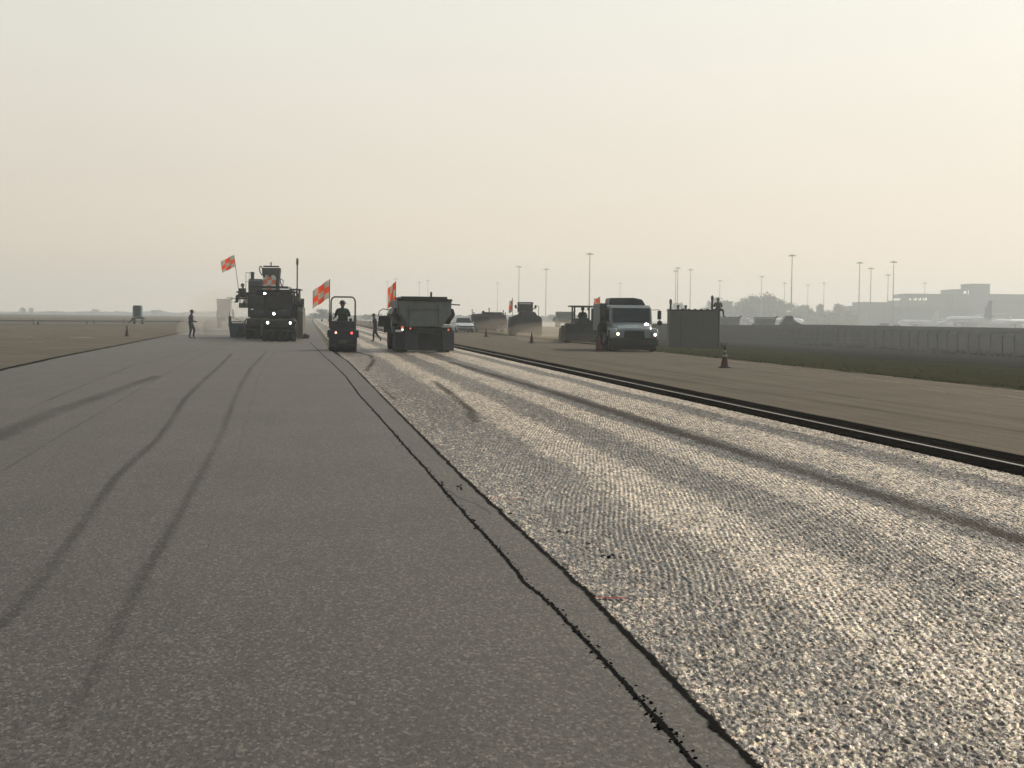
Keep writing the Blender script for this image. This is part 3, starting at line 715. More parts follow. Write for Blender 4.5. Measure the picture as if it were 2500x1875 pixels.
def paver(loc, rot):
    r = thing('asphalt_paver', 'wide dark asphalt paver with two raised operator stations behind the roller', 'paver', loc, rot)
    b = MB(); b.box((-.2, 0, .28), (4.3, 1.1, .34)); b.box((-.2, -.42, .62), (4.0, .28, .28)); b.build('screed', 'dark_steel', r, bevel=.02)
    b = MB(); b.prism([(-1.0, .05), (-1.0, 1.75), (-.7, 2.05), (.6, 2.05), (1.0, 1.6), (1.2, .05)], 'x', 1.62, 2.0); b.build('end_gate', 'machine_tan', r, bevel=.05)
    b = MB(); b.box((2.18, -.55, .15), (.42, .6, .24)); b.tube([(2.0, -.5, .3), (2.2, -.5, .3)], .04); b.build('edge_shoe', 'dark_steel', r, bevel=.03)
    b = MB(); b.box((-2.35, .3, .50), (.85, 1.2, .92), (1.12, 1, -.06, 0)); b.tube([(-2.7, -.2, .96), (-2.7, -.2, 1.05), (-1.9, -.2, 1.05)], .035); b.build('screed_extension', 'hopper_blue', r, bevel=.03)
    b = MB(); b.box((-2.82, -.1, 1.1), (.16, .2, .62)); b.tube([(-2.86, -.1, 1.3), (-2.86, -.1, 1.72)], .02); b.tube([(-2.7, -.1, 1.32), (-2.1, -.1, 1.12)], .015); b.build('control_box', 'machine_tan', r, bevel=.02)
    b = MB(); b.box((0, 2.4, 1.55), (2.9, 3.6, 1.5), (.96, .98, 0, 0)); b.box((0, .55, 1.2), (2.6, .5, 1.0)); b.build('tractor_body', 'machine_grey', r, bevel=.05)
    b = MB(); b.box((0, .9, 2.36), (3.0, 2.0, .10)); b.build('deck', 'dark_steel', r)
    b = MB(); b.box((-.15, 2.9, 2.78), (2.5, 2.2, .9), (.94, .9, 0, 0)); b.build('engine_cover', 'machine_grey', r, bevel=.06)
    b = MB(); b.box((-.2, 1.2, 2.62), (1.5, .5, .5), (.9, .7, 0, 0)); b.build('control_console', 'machine_grey', r, bevel=.03)
    b = MB()
    for sx in (-1, 1):
        b.tube([(sx * 1.48, -.08, 1.25), (sx * 1.48, -.08, 3.3)], .03); b.tube([(sx * 1.48, 1.9, 2.4), (sx * 1.48, 1.9, 3.3)], .03)
        b.tube([(sx * 1.48, -.08, 2.9), (sx * 1.48, 1.9, 2.9)], .02)
    b.tube([(-1.48, -.08, 2.75), (1.48, -.08, 2.75)], .018)
    b.build('railing', 'dark_steel', r)
    b = MB(); b.prism([(-1.6, 3.28), (-1.5, 3.40), (.95, 3.40), (1.02, 3.28)], 'y', -.5, 1.9); b.build('canopy', 'dark_steel', r)
    b = MB(); b.prism([(1.0, 3.16), (1.1, 3.26), (1.78, 3.24), (1.80, 3.14)], 'y', -.4, 1.2); b.tube([(1.7, 0, 3.15), (1.7, 0, 1.4)], .05); b.tube([(1.25, 0, 3.1), (1.5, 0, 2.5), (1.7, 0, 2.3)], .04); b.build('side_canopy', 'machine_grey', r)
    for sx, z0 in ((-1, 2.52), (1, 1.9)):
        b = MB(); b.box((sx * 1.72 - (.35 if sx < 0 else 0), -.1, z0 + .05), (.62, .7, .10)); b.box((sx * 1.72 - (.35 if sx < 0 else 0), .18, z0 + .42), (.5, .14, .6)); b.box((sx * 1.72 - (.35 if sx < 0 else 0), .0, z0 + .26), (.5, .5, .14))
        b.tube([(sx * 1.5, .2, z0), (sx * 1.5, .2, 1.7)], .05); b.build('operator_seat', 'black_rubber', r, bevel=.02)
    b = MB(); b.box((-1.78, -.15, 2.12), (.86, .6, .32)); b.tube([(-2.18, -.1, 2.2), (-2.18, -.1, 2.55)], .03); b.tube([(-2.2, -.3, 2.52), (-3.0, -.35, 2.62)], .02); b.build('side_station', 'machine_tan', r, bevel=.03)
    b = MB(); b.tube([(1.55, -.3, 1.0), (1.55, -.3, 5.15)], .045); b.lathe([(-.2, .07), (.0, .09), (.1, .06)], (1.55, -.3, 5.0), (0, 0, 1), 12); b.cyl((1.55, -.3, 5.1), (1.55, -.3, 5.25), .09, .05); b.build('gauge_mast', 'machine_tan', r)
    b = MB(); b.cyl((-.9, 2.2, 2.3), (-.9, 2.2, 3.0), .09); b.build('exhaust_pipe', 'dark_steel', r)
    for i in range(5): b = MB(); b.tube([(-1.2 + i * .55, -.1, 2.3), (-1.1 + i * .55, -.3, 1.7), (-1.25 + i * .55, -.3, 1.1)], .03); b.build('hose', 'black_rubber', r)
    for sx in (-1, 1): b = MB(); b.box((sx * 1.05, 3.0, .42), (.5, 3.2, .8), (1, .8, 0, 0)); b.build('crawler_track', 'black_rubber', r, bevel=.15)
    return r
def transfer_vehicle(loc, rot):
    r = thing('material_transfer_vehicle', 'tall dark loading machine with a conveyor tower behind the paver', 'machine', loc, rot)
    b = MB(); b.box((0, 2.0, 1.9), (2.9, 6.5, 2.4), (.9, .96, 0, 0)); b.build('body', 'machine_grey', r, bevel=.06)
    b = MB(); b.prism([(-1.2, 3.0), (-1.5, 4.6), (-.9, 4.85), (1.6, 4.2), (2.0, 3.0)], 'x', -1.98, -.72); b.build('engine_housing', 'navy_paint', r, bevel=.05)
    b = MB(); b.cyl((-1.66, -.7, 4.6), (-1.66, -.7, 5.35), .17, .17, 16); b.lathe([(0, .19), (.12, .20), (.2, .16)], (-1.66, -.7, 5.3), (0, 0, 1), 16); b.build('exhaust_stack', 'dark_steel', r)
    b = MB(); b.prism([(-.58, 2.9), (-.66, 5.0), (-.75, 5.25), (-.78, 5.9), (.92, 5.9), (.86, 5.25), (.84, 5.0), (.78, 2.9)], 'y', -.9, .4); b.build('conveyor_tower', 'dark_steel', r, bevel=.03)
    b = MB(); b.box((.10, -.98, 6.02), (1.45, .3, .14)); b.cyl((.08, -.98, 6.05), (.08, -.98, 6.35), .07, .05); b.ball((.08, -.98, 6.36), .09, sub=1)
    b.build('top_beam', 'dark_steel', r, bevel=.01)
    b = MB()
    b.tube([(-.78, -.9, 5.2), (-.98, -.95, 5.6), (-.98, -.95, 5.95), (-.86, -.95, 6.05), (-.7, -.95, 5.8), (-.62, -.95, 5.5)], .05); b.build('hose', 'black_rubber', r)
    b = MB(); b.tube([(.82, -.9, 5.9), (.98, -.92, 5.7), (.9, -.92, 5.0), (1.0, -.92, 4.4), (1.25, -.92, 4.1)], .045)
    b.tube([(.95, -.92, 4.9), (1.2, -.95, 4.75), (1.22, -.95, 4.4), (1.0, -.92, 4.2)], .035); b.build('hose', 'black_rubber', r)
    b = MB()
    b.tube([(-1.75, .2, 4.4), (-1.75, .2, 5.45), (-2.35, .2, 5.45), (-2.35, .2, 3.6)], .022); b.tube([(-2.05, .2, 5.45), (-2.05, .2, 3.6)], .018); b.tube([(-2.35, .2, 4.6), (-1.75, .2, 4.6)], .018)
    b.build('railing', 'machine_tan', r)
    b = MB(); b.box((-2.1, .5, 3.1), (1.1, 1.4, 1.0), (.7, 1, .2, 0)); b.build('side_cabin', 'machine_tan', r, bevel=.05)
    for sx in (-1, 1):
        for y in (.2, 3.9): wheel(r, sx * 1.3, y, .85, .6)
    return r
def checker_panel(loc, rot):
    r = thing('checkered_banner', 'square orange and white checkered banner hung on the dark tower', 'flag', loc, rot)
    bm = bmesh.new(); uvl = bm.loops.layers.uv.new('UVMap'); n = 12; g = [[bm.verts.new((-.48 + .96 * i / n + .02 * math.sin(j), .03 * math.sin(i * 1.1 + j * .6), 1.1 * j / n + .03 * math.sin(i * .7))) for j in range(n + 1)] for i in range(n + 1)]
    for i in range(n):
        for j in range(n):
            f = bm.faces.new((g[i][j], g[i + 1][j], g[i + 1][j + 1], g[i][j + 1]))
            for lp, (a, b_) in zip(f.loops, ((i, j), (i + 1, j), (i + 1, j + 1), (i, j + 1))): lp[uvl].uv = (a / n * .999 + .0005, b_ / n * .999 + .0005)
    me = bpy.data.meshes.new('cloth'); bm.to_mesh(me); bm.free(); me.materials.append(MATS['banner_cloth']); o = bpy.data.objects.new('cloth', me); C.objects.link(o); o.parent = r
    b = MB(); b.tube([(-.55, .02, 1.12), (.55, .02, 1.12)], .02); b.build('rod', 'dark_steel', r)
    return r
q = newmat('banner_cloth'); uv = q.n('ShaderNodeTexCoord').outputs['UV']
ck = q.n('ShaderNodeTexChecker', {'Vector': uv, 'Scale': 3.0, 'Color1': (1, .24, .08, 1), 'Color2': (.88, .84, .76, 1)})
q.l(ck.outputs[0], q.b.inputs['Base Color']); q.b.inputs['Roughness'].default_value = .85
# the banner glows a little because the low sky shines through its weave
trn = q.n('ShaderNodeBsdfTranslucent', {'Color': ck.outputs[0]}); mx_ = q.n('ShaderNodeMixShader', {0: .25, 1: q.b.outputs[0], 2: trn.outputs[0]}); q.l(mx_.outputs[0], q.o.inputs['Surface'])

def tandem_roller(loc, rot):
    r = thing('small_roller', 'small dark tandem roller seen from behind with two red tail lights and a hoop frame', 'roller', loc, rot)
    b = MB(); b.lathe([(-.60, .40), (-.58, .45), (.58, .45), (.60, .40)], (0, 0, .45), (1, 0, 0), 40); d = b.build('drum', 'dark_steel', r); 
    b = MB(); b.lathe([(-.60, .40), (-.58, .45), (.58, .45), (.60, .40)], (0, 1.9, .45), (1, 0, 0), 40); b.build('drum', 'dark_steel', r)
    b = MB(); b.box((0, -.36, .56), (1.22, .16, .62)); b.box((0, -.1, .88), (1.32, .7, .18)); b.box((-.655, -.0, .78), (.07, .5, .30)); b.box((.655, -.0, .78), (.07, .5, .30)); b.build('drum_frame', 'navy_paint', r, bevel=.03)
    b = MB(); b.box((0, .45, 1.12), (1.08, 1.4, .48), (.97, .9, 0, 0)); b.build('body', 'machine_grey', r, bevel=.04)
    b = MB(); b.box((0, 1.55, 1.0), (1.0, .8, .5), (.9, .8, 0, 0)); b.build('front_hood', 'machine_grey', r, bevel=.04)
    b = MB(); b.box((0, .10, 1.46), (.46, .12, .46), (.85, 1, 0, 0)); b.box((0, .32, 1.30), (.46, .44, .12)); b.build('seat', 'black_rubber', r, bevel=.03)
    b = MB(); b.tube([(-.30, .25, 1.5), (-.36, .45, 1.55), (-.42, .62, 1.45)], .025); b.build('lever', 'black_rubber', r)
    b = MB(); b.box((.34, .4, 1.42), (.12, .36, .12)); b.build('arm_rest', 'black_rubber', r)
    b = MB(); b.lathe([(-.012, .17), (0, .185), (.012, .17)], (0, .95, 1.60), (0, -.5, .85), 20); b.build('steering_wheel', 'black_rubber', r)
    b = MB(); pts = [(-.53, .05, .95), (-.53, .05, 2.20)] + [(-.53 + .17 * (1 - math.cos(a)), .05, 2.20 + .22 * math.sin(a)) for a in (.4, .8, 1.2, 1.57)] + \
        [(.53 - .17 * (1 - math.cos(a)), .05, 2.20 + .22 * math.sin(a)) for a in (1.57, 1.2, .8, .4)] + [(.53, .05, 2.20), (.53, .05, .95)]
    b.tube(pts, .036, 10)
    for sx in (-1, 1): b.cyl((sx * .53, .05, 1.0), (sx * .53, .05, 1.62), .055, .055)
    b.build('rollover_hoop', 'machine_tan', r)
    lamp(r, 'tail_light', (-.32, -.455, .85), .05, 'brake_lamp_pale'); lamp(r, 'tail_light', (.37, -.455, .84), .058, 'tail_lamp')
    b = MB(); b.box((0, -.47, .46), (.36, .02, .16)); b.build('number_plate', 'machine_tan', r)
    return r

def dump_truck_rear(loc, rot):
    """seen from behind: rear = -y"""
    r = thing('dump_truck', 'grey green dump truck seen from behind with tapered tailgate and long mud flaps', 'truck', loc, rot)
    b = MB()    # body: sloped sides, open top
    for (y0, y1) in ((0.25, 5.2),):
        prof = [(-1.22, 2.35), (-1.20, 1.72), (-.78, 1.12), (.78, 1.12), (1.20, 1.72), (1.22, 2.35), (1.14, 2.35), (1.12, 1.74), (.74, 1.2), (-.74, 1.2), (-1.12, 1.74), (-1.14, 2.35)]
        b.prism(prof, 'y', y0, y1)
    b.build('dump_body', 'tailgate_green', r, bevel=.02)
    b = MB(); b.prism([(-1.14, 2.36), (-1.13, 1.76), (-.70, 1.16), (.70, 1.16), (1.13, 1.76), (1.14, 2.36)], 'y', .10, .20)
    b.box((0, .06, 1.95), (1.55, .07, .07)); b.box((-.66, .06, 1.72), (.07, .06, .9)); b.box((.66, .06, 1.72), (.07, .06, .9))
    b.build('tailgate', 'tailgate_green', r, bevel=.015)
    b = MB(); b.box((-.02, 2.4, 2.42), (2.08, 4.9, .14), (.97, 1, 0, 0)); b.box((0, .08, 2.34), (2.46, .14, .10)); b.box((1.22, 1.0, 2.12), (.05, .3, .05)); b.tube([(1.2, .4, 2.16), (1.62, .5, 2.14)], .03); b.build('tarp', 'dark_steel', r, bevel=.03)
    b = MB(); b.cyl((.30, .3, 2.45), (.30, .3, 2.66), .05, .045); b.ball((.30, .3, 2.66), .055, sub=1); b.build('beacon', 'dark_steel', r)
    b = MB()
    for sx in (-1, 1):
        b.prism([(sx * 1.16, 2.0), (sx * 1.34, 1.95), (sx * 1.42, 1.7), (sx * 1.16, 1.25)] if sx > 0 else [(sx * 1.16, 1.25), (sx * 1.42, 1.7), (sx * 1.34, 1.95), (sx * 1.16, 2.0)], 'y', .6, 4.8)
    b.build('side_rail', 'machine_grey', r, bevel=.02)
    b = MB(); b.box((0, .3, 1.02), (2.5, .12, .2)); b.box((0, 3.0, .95), (.9, 6.2, .24)); b.box((0, .42, .72), (1.0, .12, .30)); b.build('chassis', 'dark_steel', r, bevel=.01)
    for x0, x1 in ((-.88, -.26), (.80, 1.34)):
        b = MB(); b.prism([(x0, .98), (x0 + .02, .10), (x1, .08), (x1, .98)], 'y', .16, .19); b.build('mud_flap', 'mud_flap', r)
    b = MB(); b.prism([(-1.3, .90), (-1.3, .09), (.78, .07), (.78, .90)], 'y', .24, .26); b.build('centre_flap', 'dark_steel', r)
    for y in (1.2, 2.5):
        for sx in (-1, 1):
            wheel(r, sx * 1.12, y, .5, .28); wheel(r, sx * .82, y, .5, .28)
    wheel(r, -1.14, 7.0, .5, .32); wheel(r, 1.14, 7.0, .5, .32)
    # cab far forward
    b = MB(); b.prism([(5.4, .8), (5.4, 2.0), (5.55, 2.12), (7.0, 2.10), (7.5, 1.55), (8.5, 1.4), (8.5, .75)], 'x', -1.12, 1.12); b.build('cab', 'tailgate_green', r, bevel=.05)
    b = MB(); b.box((-1.5, 6.1, 1.35), (.62, .06, .52), (.9, 1, 0, 0)); b.tube([(-1.8, 6.1, 1.6), (-1.74, 6.1, 1.84), (-1.55, 6.1, 1.95), (-1.3, 6.1, 1.9), (-1.2, 6.1, 1.62)], .022); b.box((-1.35, 6.15, .95), (.34, .3, .30)); b.build('door', 'machine_grey', r, bevel=.02)
    b = MB(); b.cyl((-1.06, 5.35, 1.1), (-1.06, 5.35, 2.22), .11, .11, 16); b.build('exhaust_stack', 'dark_steel', r)
    b = MB(); b.tube([(-1.3, 5.4, 1.9), (-1.0, 5.4, 1.88)], .02); b.box((-1.34, 5.6, 1.6), (.1, .14, .3)); b.build('mirror', 'dark_steel', r)
    b = MB(); b.box((-1.14, .15, .95), (.30, .03, .10)); b.build('reflector', 'lens_pale', r)
    lamp(r, 'tail_light', (-.98, .20, 1.10), .07, 'signal_lamp'); lamp(r, 'reverse_light', (-.98, .20, 1.0), .05, 'dim_lamp')
    lamp(r, 'tail_light', (-.62, .20, 1.06), .05, 'signal_lamp'); lamp(r, 'tail_light', (1.08, .13, 1.02), .05, 'signal_lamp')
    return r

def sweeper_truck(loc, rot):
    """front = -y"""
    r = thing('sweeper_truck', 'pale bonneted sweeper truck with its headlights on beside the concrete block', 'truck', loc, rot)
    b = MB()   # cab
    b.prism([(1.05, .95), (1.05, 1.35), (1.32, 2.10), (1.50, 2.22), (2.9, 2.24), (3.0, 2.1), (3.0, .85), (1.3, .85)], 'x', -1.02, 1.02); b.build('cab', 'white_paint', r, bevel=.07)
    b = MB()   # bonnet
    n = 9; rings = []
    for (y, z0, z1, hw) in ((-.02, .62, 1.02, .80), (.02, .60, 1.10, .86), (.35, .60, 1.24, .90), (1.12, .6, 1.40, .97)):
        rings.append([b.bm.verts.new(p) for p in ((-hw, y, z0), (-hw, y, z1 - .10), (-hw * .88, y, z1 - .02), (-.3, y, z1 + .02), (.3, y, z1 + .02), (hw * .88, y, z1 - .02), (hw, y, z1 - .10), (hw, y, z0))])
    for A, B_ in zip(rings[:-1], rings[1:]):
        for i in range(7): b.bm.faces.new((A[i], A[i + 1], B_[i + 1], B_[i]))
    b.bm.faces.new(rings[0]); b.build('hood', 'white_paint', r, bevel=.03)
    for sx in (-1, 1):
        b = MB(); b.prism([(-.15, .62), (-.12, .92), (.05, 1.10), (1.0, 1.12), (1.35, .95), (1.4, .7), (1.2, .72), (1.05, .95), (.35, .95), (.15, .62)], 'x', *(sorted((sx * .84, sx * 1.14)))); b.build('fender', 'white_paint', r, bevel=.05)
    b = MB(); b.box((0, -.035, .83), (1.0, .05, .34), (.92, 1, 0, 0)); 
    g_ = b.build('grille', 'dark_steel', r, bevel=.02)
    b = MB()
    for i in range(5): b.box((0, -.07, .71 + i * .06), (.88, .02, .02))
    b.build('grille_bar', 'machine_grey', g_)
    b = MB(); b.prism([(-1.14, .34), (-1.12, .58), (1.12, .58), (1.14, .34), (1.0, .30), (-1.0, .30)], 'y', -.22, -.06); b.box((0, -.12, .62), (2.1, .1, .08)); b.build('bumper', 'machine_grey', r, bevel=.03)
    b = MB(); b.box((0, .25, .22), (2.1, .5, .26)); b.box((-.1, -.23, .46), (.9, .02, .10)); b.build('valance', 'dark_steel', r, bevel=.02)
    b = MB(); b.prism([(1.02, 1.42), (1.29, 2.06), (1.27, 2.08), (1.0, 1.44)], 'x', -.90, .90)
    b.build('windscreen', 'glass_dark', r)
    for sx in (-1, 1): b = MB(); b.prism([(1.45, 1.42), (1.55, 2.02), (2.5, 2.02), (2.5, 1.42)], 'x', *sorted((sx * 1.022, sx * 1.035))); b.build('side_window', 'glass_dark', r)
    for p_ in ([(-.5, 1.0, 1.44), (.05, 1.12, 1.66)], [(.3, 1.0, 1.44), (.75, 1.1, 1.62)]): b = MB(); b.tube(p_, .012); b.build('wiper', 'dark_steel', r)
    for sx in (-1, 1):
        b = MB(); b.tube([(sx * 1.0, 1.1, 2.0), (sx * 1.34, .95, 2.02), (sx * 1.34, .95, 1.3), (sx * 1.02, 1.0, 1.25)], .016); b.box((sx * 1.34, .93, 1.76), (.18, .07, .42)); b.ball((sx * 1.36, .92, 1.38), .13, (1, .5, 1), 2); b.build('mirror', 'dark_steel', r, bevel=.01)
    b = MB(); b.prism([(-.92, 2.23), (-.86, 2.58), (.30, 2.60), (.72, 2.52), (.90, 2.23)], 'y', 2.4, 4.2); b.build('blower_housing', 'machine_grey', r, bevel=.05)
    b = MB(); b.box((-.20, 4.9, 1.62), (2.0, 3.4, 1.4)); b.box((-1.0, 3.3, 1.5), (.4, .5, 1.6)); b.build('hopper_body', 'hopper_blue', r, bevel=.06)
    b = MB(); b.box((-1.23, 3.17, 1.75), (.10, .06, 1.15)); b.build('corner_trim', 'machine_tan', r)
    b = MB(); b.box((0, 3.4, .72), (.9, 6.2, .28)); b.box((-.85, 2.8, .62), (.5, 1.2, .6)); b.box((.85, 2.8, .62), (.5, 1.2, .6)); b.build('chassis', 'dark_steel', r, bevel=.02)
    b = MB(); b.cyl((-1.18, 2.6, .9), (-1.18, 2.6, 2.2), .16, .16, 14); b.tube([(-1.3, 1.9, .6), (-1.5, 1.9, 1.1), (-1.3, 2.2, 1.5)], .05); b.build('suction_hose', 'black_rubber', r)
    b = MB(); b.lathe([(0, .36), (.16, .42), (.2, .10), (.5, .08)], (-1.1, 2.0, .04), (0, 0, 1), 24); b.build('gutter_broom', 'black_rubber', r)
    for sx in (-1, 1):
        wheel(r, sx * .98, .72, .46, .28); wheel(r, sx * .95, 5.6, .48, .28); wheel(r, sx * .62, 5.6, .48, .28)
    lamp(r, 'headlight', (-.80, -.10, .84), .075, 'dim_headlamp'); lamp(r, 'headlight', (.98, -.16, .82), .075, 'dim_headlamp')
    b = MB(); b.box((.60, .62, 1.42), (.22, .14, .06)); b.build('beacon_mount', 'machine_yellow', r)
    lamp(r, 'warning_light', (.66, .60, 1.26), .115, 'work_lamp')
    b = MB()
    for x in (-.5, 0, .5): b.box((x, 1.55, 2.25), (.12, .08, .05))
    b.build('marker_light', 'machine_yellow', r)
    return r
paint('dim_headlamp', (.8, .7, .6), .3, dirt=0, emit=((1, .66, .45), 7))

def car(loc, rot, label):
    """front = -y, saloon"""
    r = thing('car', label, 'car', loc, rot)
    def sec(y, hw, zb, zs, zt, ht): return [(-hw * .96, y, zb), (-hw, y, (zb + zs) / 2), (-hw * .97, y, zs), (-ht, y, zt), (ht, y, zt), (hw * .97, y, zs), (hw, y, (zb + zs) / 2), (hw * .96, y, zb)]
    b = MB(); R_ = []
    for s_ in ((0, .72, .30, .58, .60, .6), (.08, .86, .22, .66, .70, .7), (.6, .92, .20, .82, .88, .7), (1.25, .93, .20, .90, .96, .75), (3.7, .93, .20, .95, 1.0, .75), (4.5, .90, .22, .92, .98, .7), (4.75, .80, .35, .8, .86, .65)):
        R_.append([b.bm.verts.new(p) for p in sec(*s_)])
    for A, B_ in zip(R_[:-1], R_[1:]):
        for i in range(8): b.bm.faces.new((A[i], A[(i + 1) % 8], B_[(i + 1) % 8], B_[i]))
    b.bm.faces.new(R_[0]); b.bm.faces.new(R_[-1]); bd = b.build('body', 'car_silver', r, bevel=.02, smooth=False)
    b = MB(); b.box((0, 2.55, 1.20), (1.60, 2.6, .48), (.80, .62, 0, .0)); b.build('glasshouse', 'glass_dark', r, bevel=.04)
    b = MB(); b.box((0, 2.55, 1.455), (1.26, 1.58, .05), (.95, .95, 0, 0)); b.build('roof', 'car_silver', r, bevel=.02)
    b = MB(); b.box((0, -.0, .58), (1.3, .05, .13)); b.box((0, .0, .34), (1.5, .08, .16)); b.build('grille', 'dark_steel', r, bevel=.01)
    for sx in (-1, 1):
        b = MB(); b.box((sx * .72, .06, .64), (.30, .10, .11)); b.build('headlight', 'glass_dark', r, bevel=.02)
        b = MB(); b.box((sx * 1.0, 1.6, 1.0), (.2, .1, .13)); b.build('mirror', 'car_silver', r, bevel=.02)
        wheel(r, sx * .82, .85, .33, .21); wheel(r, sx * .82, 3.75, .33, .21)
    return r
def wheel_loader(loc, rot):
    r = thing('wheel_loader', 'dark wheel loader with a tall cab and two mirrors behind the cone', 'loader', loc, rot)
    for sx in (-1, 1):
        wheel(r, sx * 1.08, -1.0, .80, .62); wheel(r, sx * 1.08, 2.0, .80, .62)
    b = MB(); b.prism([(-1.42, .35), (-1.30, 1.55), (-1.05, 1.72), (-.72, 1.80), (-.55, 2.05), (.75, 2.05), (.95, 1.75), (1.30, 1.60), (1.40, .35)], 'y', -1.9, -.2); b.build('rear_body', 'machine_grey', r, bevel=.05)
    b = MB(); b.box((0, 1.0, 1.2), (1.2, 3.2, .9)); b.build('frame', 'dark_steel', r, bevel=.04)
    b = MB(); b.prism([(-.62, 2.0), (-.58, 2.74), (.55, 2.74), (.60, 2.0)], 'y', -.1, 1.3); b.build('cab', 'glass_dark', r, bevel=.04)
    b = MB()
    for sx in (-1, 1):
        for y in (-.14, 1.34): b.box((sx * .60, y, 2.38), (.09, .09, .78))
    b.box((0, -.16, 2.06), (1.25, .06, .12)); b.build('cab_frame', 'machine_tan', r)
    b = MB(); b.box((-.0, .6, 2.84), (1.38, 1.8, .13), (.94, .95, 0, 0)); b.build('cab_roof', 'machine_grey', r, bevel=.03)
    for sx in (-1, 1):
        b = MB(); b.tube([(sx * .62, -.2, 2.25), (sx * .82, -.3, 2.42)], .04); b.ball((sx * .86, -.3, 2.50), .13, (.8, .5, 1.3), 2); b.build('mirror', 'dark_steel', r)
    b = MB(); b.tube([(1.12, -.3, 1.7), (1.15, -.3, 2.55), (.92, -.3, 2.6)], .025); b.build('handrail', 'machine_tan', r)
    b = MB(); b.cyl((.3, -1.2, 2.0), (.3, -1.2, 2.5), .06); b.build('exhaust_pipe', 'dark_steel', r)
    b = MB(); b.prism([(2.9, .2), (3.2, 1.3), (3.35, 1.3), (4.3, .5), (4.2, .2)], 'x', -1.4, 1.4); b.build('bucket', 'dark_steel', r, bevel=.02)
    for sx in (-1, 1): b = MB(); b.prism([(.9, 1.5), (2.9, .9), (2.9, .6), (.9, 1.2)], 'x', *sorted((sx * .45, sx * .62))); b.build('lift_arm', 'machine_yellow', r)
    return r
def skid_loader(loc, rot):
    r = thing('backhoe_loader', 'dusty open cab tractor loader with four roof posts beside the pale truck', 'loader', loc, rot)
    for sx in (-1, 1): wheel(r, sx * .95, -.2, .62, .42); wheel(r, sx * .88, 2.3, .45, .34)
    b = MB(); b.prism([(-1.18, .25), (-1.12, 1.14), (-.62, 1.20), (0, 1.66), (.15, 1.66), (.70, 1.22), (1.15, 1.14), (1.2, .25), (.9, .12), (-.9, .12)], 'y', -1.0, -.82); b.build('rear_panel', 'machine_grey', r, bevel=.03)
    b = MB(); b.box((0, .7, .9), (1.3, 3.2, .8), (.9, 1, 0, 0)); b.box((0, 2.1, 1.3), (.9, 1.4, .5)); b.build('body', 'machine_tan', r, bevel=.04)
    for (x, y) in ((-.72, -.72), (.70, -.72), (-.42, 1.0), (.52, 1.0)): b = MB(); b.box((x, y, 1.68), (.10, .10, 1.22)); b.build('roof_post', 'machine_tan', r)
    b = MB(); b.box((-.03, .15, 2.32), (1.62, 2.0, .09)); b.box((-.0, -.82, 2.27), (1.55, .06, .06)); b.build('roof', 'machine_tan', r, bevel=.02)
    b = MB(); b.lathe([(0, .09), (.06, .09)], (.30, -.8, 2.14), (0, -1, 0), 14); b.build('work_light', 'dark_steel', r)
    b = MB(); b.box((.62, -.75, 1.72), (.28, .10, .95)); b.build('side_box', 'navy_paint', r, bevel=.03)
    b = MB(); b.box((0, .2, 1.22), (.5, .5, .12)); b.box((0, -.05, 1.5), (.48, .1, .5)); b.build('seat', 'black_rubber', r)
    b = MB(); b.box((-1.32, -1.0, .62), (.26, .5, .95)); b.build('counterweight', 'machine_yellow', r, bevel=.05)
    b = MB(); b.prism([(3.0, .1), (3.2, .9), (3.3, .9), (3.9, .3), (3.8, .1)], 'x', -1.2, 1.2); b.build('bucket', 'dark_steel', r)
    return r
def box_truck(loc, rot):
    r = thing('spreader_truck', 'long dull maroon box bodied truck with flues on its roof behind the white car', 'truck', loc, rot)
    b = MB(); b.prism([(-1.95, .55), (-1.98, 1.72), (-1.80, 1.86), (-1.3, 1.90), (1.25, 1.94), (1.62, 1.80), (1.85, 1.2), (1.85, .45), (1.3, .30), (-1.3, .30)], 'y', 0, 3.2); b.build('body', 'maroon_paint', r, bevel=.05)
    b = MB(); b.box((.35, .1, 2.02), (1.9, .5, .12)); b.prism([(-1.3, 1.9), (-.4, 1.98), (-.4, 2.05), (1.28, 2.08), (1.4, 1.9)], 'y', .3, 2.6); b.build('roof_deck', 'maroon_paint', r, bevel=.02)
    b = MB(); b.lathe([(-.1, .15), (.02, .17), (.1, .12)], (-.72, .05, 2.06), (0, -1, 0), 16); b.build('roof_fan', 'dark_steel', r)
    b = MB(); b.cyl((-.1, .4, 2.05), (-.1, .4, 2.5), .05); b.ball((-.1, .4, 2.48), .08, sub=1); b.build('beacon', 'dark_steel', r)
    for x, h in ((-1.85, 2.28), (-1.66, 2.02), (1.45, 2.2), (1.66, 1.98)):
        b = MB(); b.cyl((x, .1, 1.6), (x - .05, .1, h), .05, .04); b.ball((x - .05, .1, h), .09, (.8, .6, 1.2), 1); b.build('mirror', 'machine_tan', r)
    for c_, d_ in (((0, -.02, .75), (.1, .04, .5)), ((1.3, -.02, .72), (.5, .06, .5)), ((-.9, -.02, 1.2), (1.6, .04, .9))): b = MB(); b.box(c_, d_); b.build('panel', 'dark_steel', r, bevel=.01)
    for x in (-1.4, 1.35): wheel(r, x, .9, .45, .4); wheel(r, x, 2.6, .45, .4)
    b = MB(); b.box((-.3, 1.5, .3), (2.0, 2.6, .3)); b.build('chassis', 'dark_steel', r)
    return r
